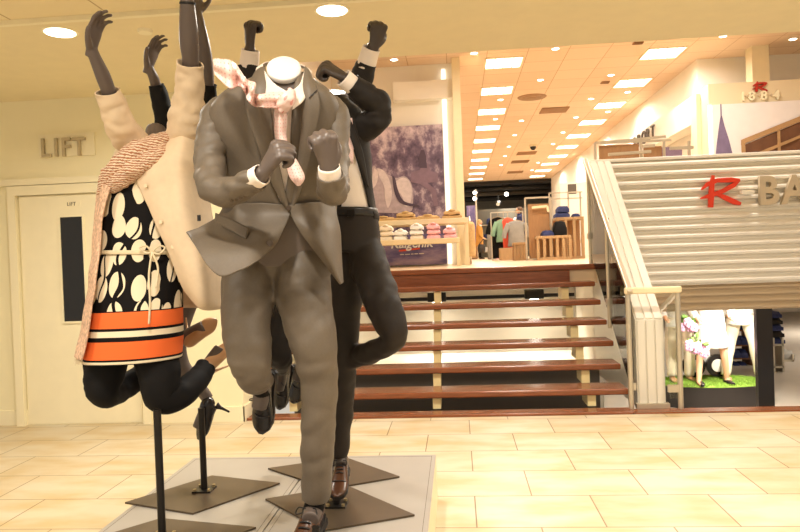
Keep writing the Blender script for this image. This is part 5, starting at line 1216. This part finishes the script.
bm = NB(); Torso([(250.5, 98.5, 184, 2.81, .132), (254.5, 98.5, 184, 2.81, .132)], 2.2).build(bm, 4, 60); obj('waist_cord', bm, M['cord'], dr, True, [('solid', .006)])
dfr = lambda a, b, off=.012: D_.front(a, b, off)
bm = NB()
def cordtube(pts, r=.004): wtube(bm, [(dfr(a, b, o), r, r) for a, b, o in pts], seg=8)
cordtube([(152, 252, .014), (146, 246, .02), (140, 248, .02), (146, 253, .018), (152, 252, .014)]); cordtube([(152, 252, .014), (159, 246, .02), (165, 248, .02), (159, 254, .018), (152, 252, .014)])
cordtube([(152, 252, .014), (149, 275, .016), (150, 300, .014), (149, 324, .016)], .0045); cordtube([(152, 252, .014), (158, 268, .016), (156, 288, .014)], .0045); obj('cord_bow', bm, M['cord'], dr)
# coat
bm = NB(); tube(bm, w1L, seg=30, n=50, fold=.009, fscale=14, cap=False); tube(bm, w1R, seg=30, n=50, fold=.008, fscale=14, cap=False)
patch(bm, [[P(164, 138, 2.86), P(174, 128, 2.82), P(188, 122, 2.82), P(203, 120, 2.9)], [P(139, 174, 2.735), P(156, 165, 2.71), P(180, 155, 2.70), P(205, 150, 2.86)],
           [P(141, 191, 2.715), P(160, 189, 2.68), P(184, 185, 2.68), P(207, 180, 2.86)], [P(149, 208, 2.70), P(167, 211, 2.66), P(190, 212, 2.67), P(211, 210, 2.86)],
           [P(158, 228, 2.69), P(176, 236, 2.65), P(198, 242, 2.66), P(217, 243, 2.86)], [P(169, 251, 2.69), P(186, 264, 2.64), P(204, 273, 2.66), P(222, 277, 2.86)],
           [P(178, 276, 2.70), P(192, 290, 2.66), P(207, 301, 2.68), P(224, 305, 2.87)], [P(184, 290, 2.72), P(195, 304, 2.69), P(206, 310, 2.71), P(225, 308, 2.88)]], 34, 50, fold=.014, fscale=9)
patch(bm, [[P(124, 140, 2.95), P(150, 134, 3.0), P(176, 134, 3.0), P(203, 122, 2.92)], [P(108, 180, 2.97), P(140, 180, 3.05), P(180, 180, 3.05), P(207, 180, 2.9)], [P(104, 240, 2.95), P(140, 240, 3.04), P(185, 240, 3.04), P(216, 243, 2.9)], [P(100, 300, 2.93), P(140, 305, 3.03), P(188, 308, 3.03), P(224, 306, 2.9)]], 26, 34, fold=.012)
patch(bm, [[P(121, 141, 2.86), P(134, 138, 2.80), P(150, 137, 2.83), P(170, 133, 2.86)], [P(112, 160, 2.86), P(124, 160, 2.77), P(140, 158, 2.76), P(158, 150, 2.79)], [P(102, 195, 2.88), P(104, 198, 2.82), P(107, 200, 2.78), P(111, 203, 2.745)], [P(98, 250, 2.88), P(98, 250, 2.84), P(99, 250, 2.80), P(100, 250, 2.77)]], 20, 30, fold=.008)
ct = obj('coat', bm, M['coat'], W1, True, [('solid', .006)])
for a, b, Y in ((143, 186, 2.69), (158, 222, 2.66), (170, 247, 2.655)): button(ct, P(a+3, b, Y), .008, m=M['cord'])
bm = NB(); q = P(199, 218, 2.655); box(bm, q.x-.006, q.x+.006, q.y-.004, q.y+.004, q.z-.012, q.z+.012); obj('size_tag', bm, M['black'], ct, False)
# scarf
bm = NB(); tube(bm, [(176, 134, 2.84, 6), (166, 140, 2.80, 9), (152, 147, 2.755, 11.5), (137, 155, 2.73, 12.5), (122, 166, 2.73, 12), (110, 180, 2.76, 10), (104, 194, 2.80, 7)], seg=28, n=60, fold=.008, fscale=26)
tube(bm, [(168, 146, 2.80, 6), (157, 155, 2.74, 9), (141, 165, 2.715, 10), (125, 176, 2.715, 9.5), (112, 188, 2.74, 7)], seg=26, n=50, fold=.008, fscale=26)
sc = obj('scarf', bm, M['scarf'], W1, True, [('solid', .006)])
bm = NB(); patch(bm, [[P(99, 181, 2.80), P(104, 184, 2.72), P(110, 188, 2.70)], [P(95, 215, 2.80), P(99, 216, 2.70), P(103.5, 218, 2.68)], [P(92, 255, 2.78), P(95.5, 256, 2.68), P(99, 257, 2.65)], [P(87, 295, 2.76), P(90.5, 296, 2.66), P(94, 297, 2.62)], [P(81, 330, 2.74), P(84.5, 331, 2.64), P(88, 332, 2.60)], [P(75, 357, 2.73), P(78, 359, 2.63), P(82, 360, 2.59)]], 12, 60, fold=.012, fscale=20)
obj('hanging_end', bm, M['lace'], sc, True, [('solid', .006)])
bm = NB()
for k in range(9):
    a = 75+k*1.2; wtube(bm, [(P(a, 357.5+k*.3, 2.70), .0025, .0025), (P(a-1, 364+random.uniform(-1.5, 1.5), 2.69), .002, .002)], seg=6)
obj('fringe', bm, M['cord'], sc)
bm = NB(); tube(bm, k1, seg=30, n=60, fold=.004, fscale=14, cap=False); tube(bm, k2, seg=30, n=60, fold=.004, fscale=14, cap=False); obj('leggings', bm, M['legging'], W1, True, [('solid', .003)])
def pump(par, A, Tt, heel, m, s=1.0, up=(0, -1, .3)):
    """court shoe: pointed vamp from the heel counter A to the toe Tt, and a thin heel"""
    X_ = (Tt-A); Lg = X_.length; X_ = X_.normalized(); Z_ = Vector(up); Z_ = (Z_-X_*Z_.dot(X_)).normalized(); Y_ = Z_.cross(X_)
    W = lambda x, y, z: A+X_*x*Lg+(Y_*y+Z_*z)*s
    bm = NB(); wtube(bm, [(W(-.04, 0, 0), .012*s, .012*s), (W(.04, 0, .01), .029*s, .034*s), (W(.25, 0, .004), .031*s, .032*s), (W(.5, 0, -.012), .036*s, .026*s), (W(.72, 0, -.022), .040*s, .021*s), (W(.9, 0, -.028), .025*s, .014*s), (W(1.0, 0, -.03), .006*s, .006*s)], seg=24, ref=Y_)
    o = obj('shoe', bm, m, par)
    bm = NB(); wtube(bm, [(W(.03, 0, -.02), .016*s, .014*s), ((W(.03, 0, -.02)*.6+heel*.4), .0065*s, .0065*s), (heel, .004*s, .004*s)], seg=14); obj('heel', bm, m, o)
pump(W1, P(188, 342, 3.05), P(217, 321, 3.08), P(186, 318, 3.16), M['nude'], .95, (.3, -1, -.3))
pump(W1, P(206, 372, 2.94), P(228, 338, 3.02), P(228, 366, 3.06), M['nude'], 1.0, (-.5, -1, .2))
stand(W1, [(161, 520), (256, 529), (160, 566), (78, 545)], (162.5, 541), P(160, 404, 2.72).z)

# ------------------------------------------------------------ WOMAN BEHIND
W2 = empty('mannequin', G(203, 492, PT), 'woman mannequin in black with raised arms and a black court shoe, behind the beige coat', 'mannequin')
E_ = Torso([(142, 168, 190, 3.3, .06), (152, 160, 198, 3.3, .09), (170, 156, 204, 3.3, .105), (205, 162, 202, 3.29, .09), (245, 156, 206, 3.28, .11), (280, 154, 208, 3.27, .12), (304, 156, 208, 3.26, .12)], 2.2)
e1 = [(166, 156, 3.28, 9), (167, 132, 3.22, 10.5), (162, 106, 3.16, 9.5), (156, 85, 3.12, 7.8)]
e2 = [(194, 156, 3.28, 9), (202, 130, 3.22, 10.5), (206, 105, 3.16, 9.5), (208, 84, 3.12, 8.2)]
m1 = [(170, 292, 3.27, 14), (162, 335, 3.22, 12), (160, 356, 3.24, 9), (150, 362, 3.42, 7)]
m2 = [(188, 292, 3.27, 14), (176, 335, 3.2, 11.5), (180, 364, 3.2, 9.5), (197, 384, 3.24, 7), (208, 399, 3.26, 6)]
bm = NB(); capd(bm, E_.build(bm, 20, 30, scale=.86))
tube(bm, limb(e1, .72)+[(153, 76, 3.08, 5), (149, 68, 3.06, 4.3)]); tube(bm, limb(e2, .76)+[(205, 55, 3.08, 7), (200, 25, 3.04, 5.4), (197, 12, 3.03, 4.6)]); tube(bm, m1); tube(bm, m2)
wtube(bm, [(P(179, 150, 3.3), .05, .05), (P(178, 140, 3.32), .045, .045)], seg=20)
tube(bm, [(210, 400, 3.26, 6), (203, 415, 3.25, 6), (197, 428, 3.24, 5)])
hand(bm, P(148.5, 68, 3.06), P(154, 47, 3.05)-P(148.5, 68, 3.06), (-.9, .3, .3), 'open', .92, -1)
hand(bm, P(197, 12, 3.03), P(196, -16, 3.02)-P(197, 12, 3.03), (-.8, .4, 0), 'open', .92, 1)
obj('body', remesh(bm, .0046, 4), M['skin'], W2)
bm = NB(); E_.build(bm, 40, 50, fold=.006); tube(bm, e1, seg=24, n=40, fold=.005, cap=False); tube(bm, e2, seg=24, n=40, fold=.005, cap=False); obj('dress', bm, M['blackcloth'], W2, True, [('solid', .004)])
pump(W2, P(213, 403, 3.26), P(192, 437, 3.23), P(229.5, 412, 3.28), M['shoeblack'], 1.25, (-.6, -.7, .5))
stand(W2, [(125, 504), (212, 477), (280, 484.5), (193, 515)], (204.5, 492), P(203, 404, 3.27).z)
# ============================================================ WORLD AND EXPOSURE
w = bpy.data.worlds.new('world'); bpy.context.scene.world = w; w.use_nodes = True
w.node_tree.nodes['Background'].inputs[0].default_value = (1, .9, .76, 1); w.node_tree.nodes['Background'].inputs[1].default_value = .58
vs = bpy.context.scene.view_settings
vs.view_transform = 'Standard'; vs.look = 'None'; vs.gamma = 1; vs.use_curve_mapping = False; vs.exposure = .12
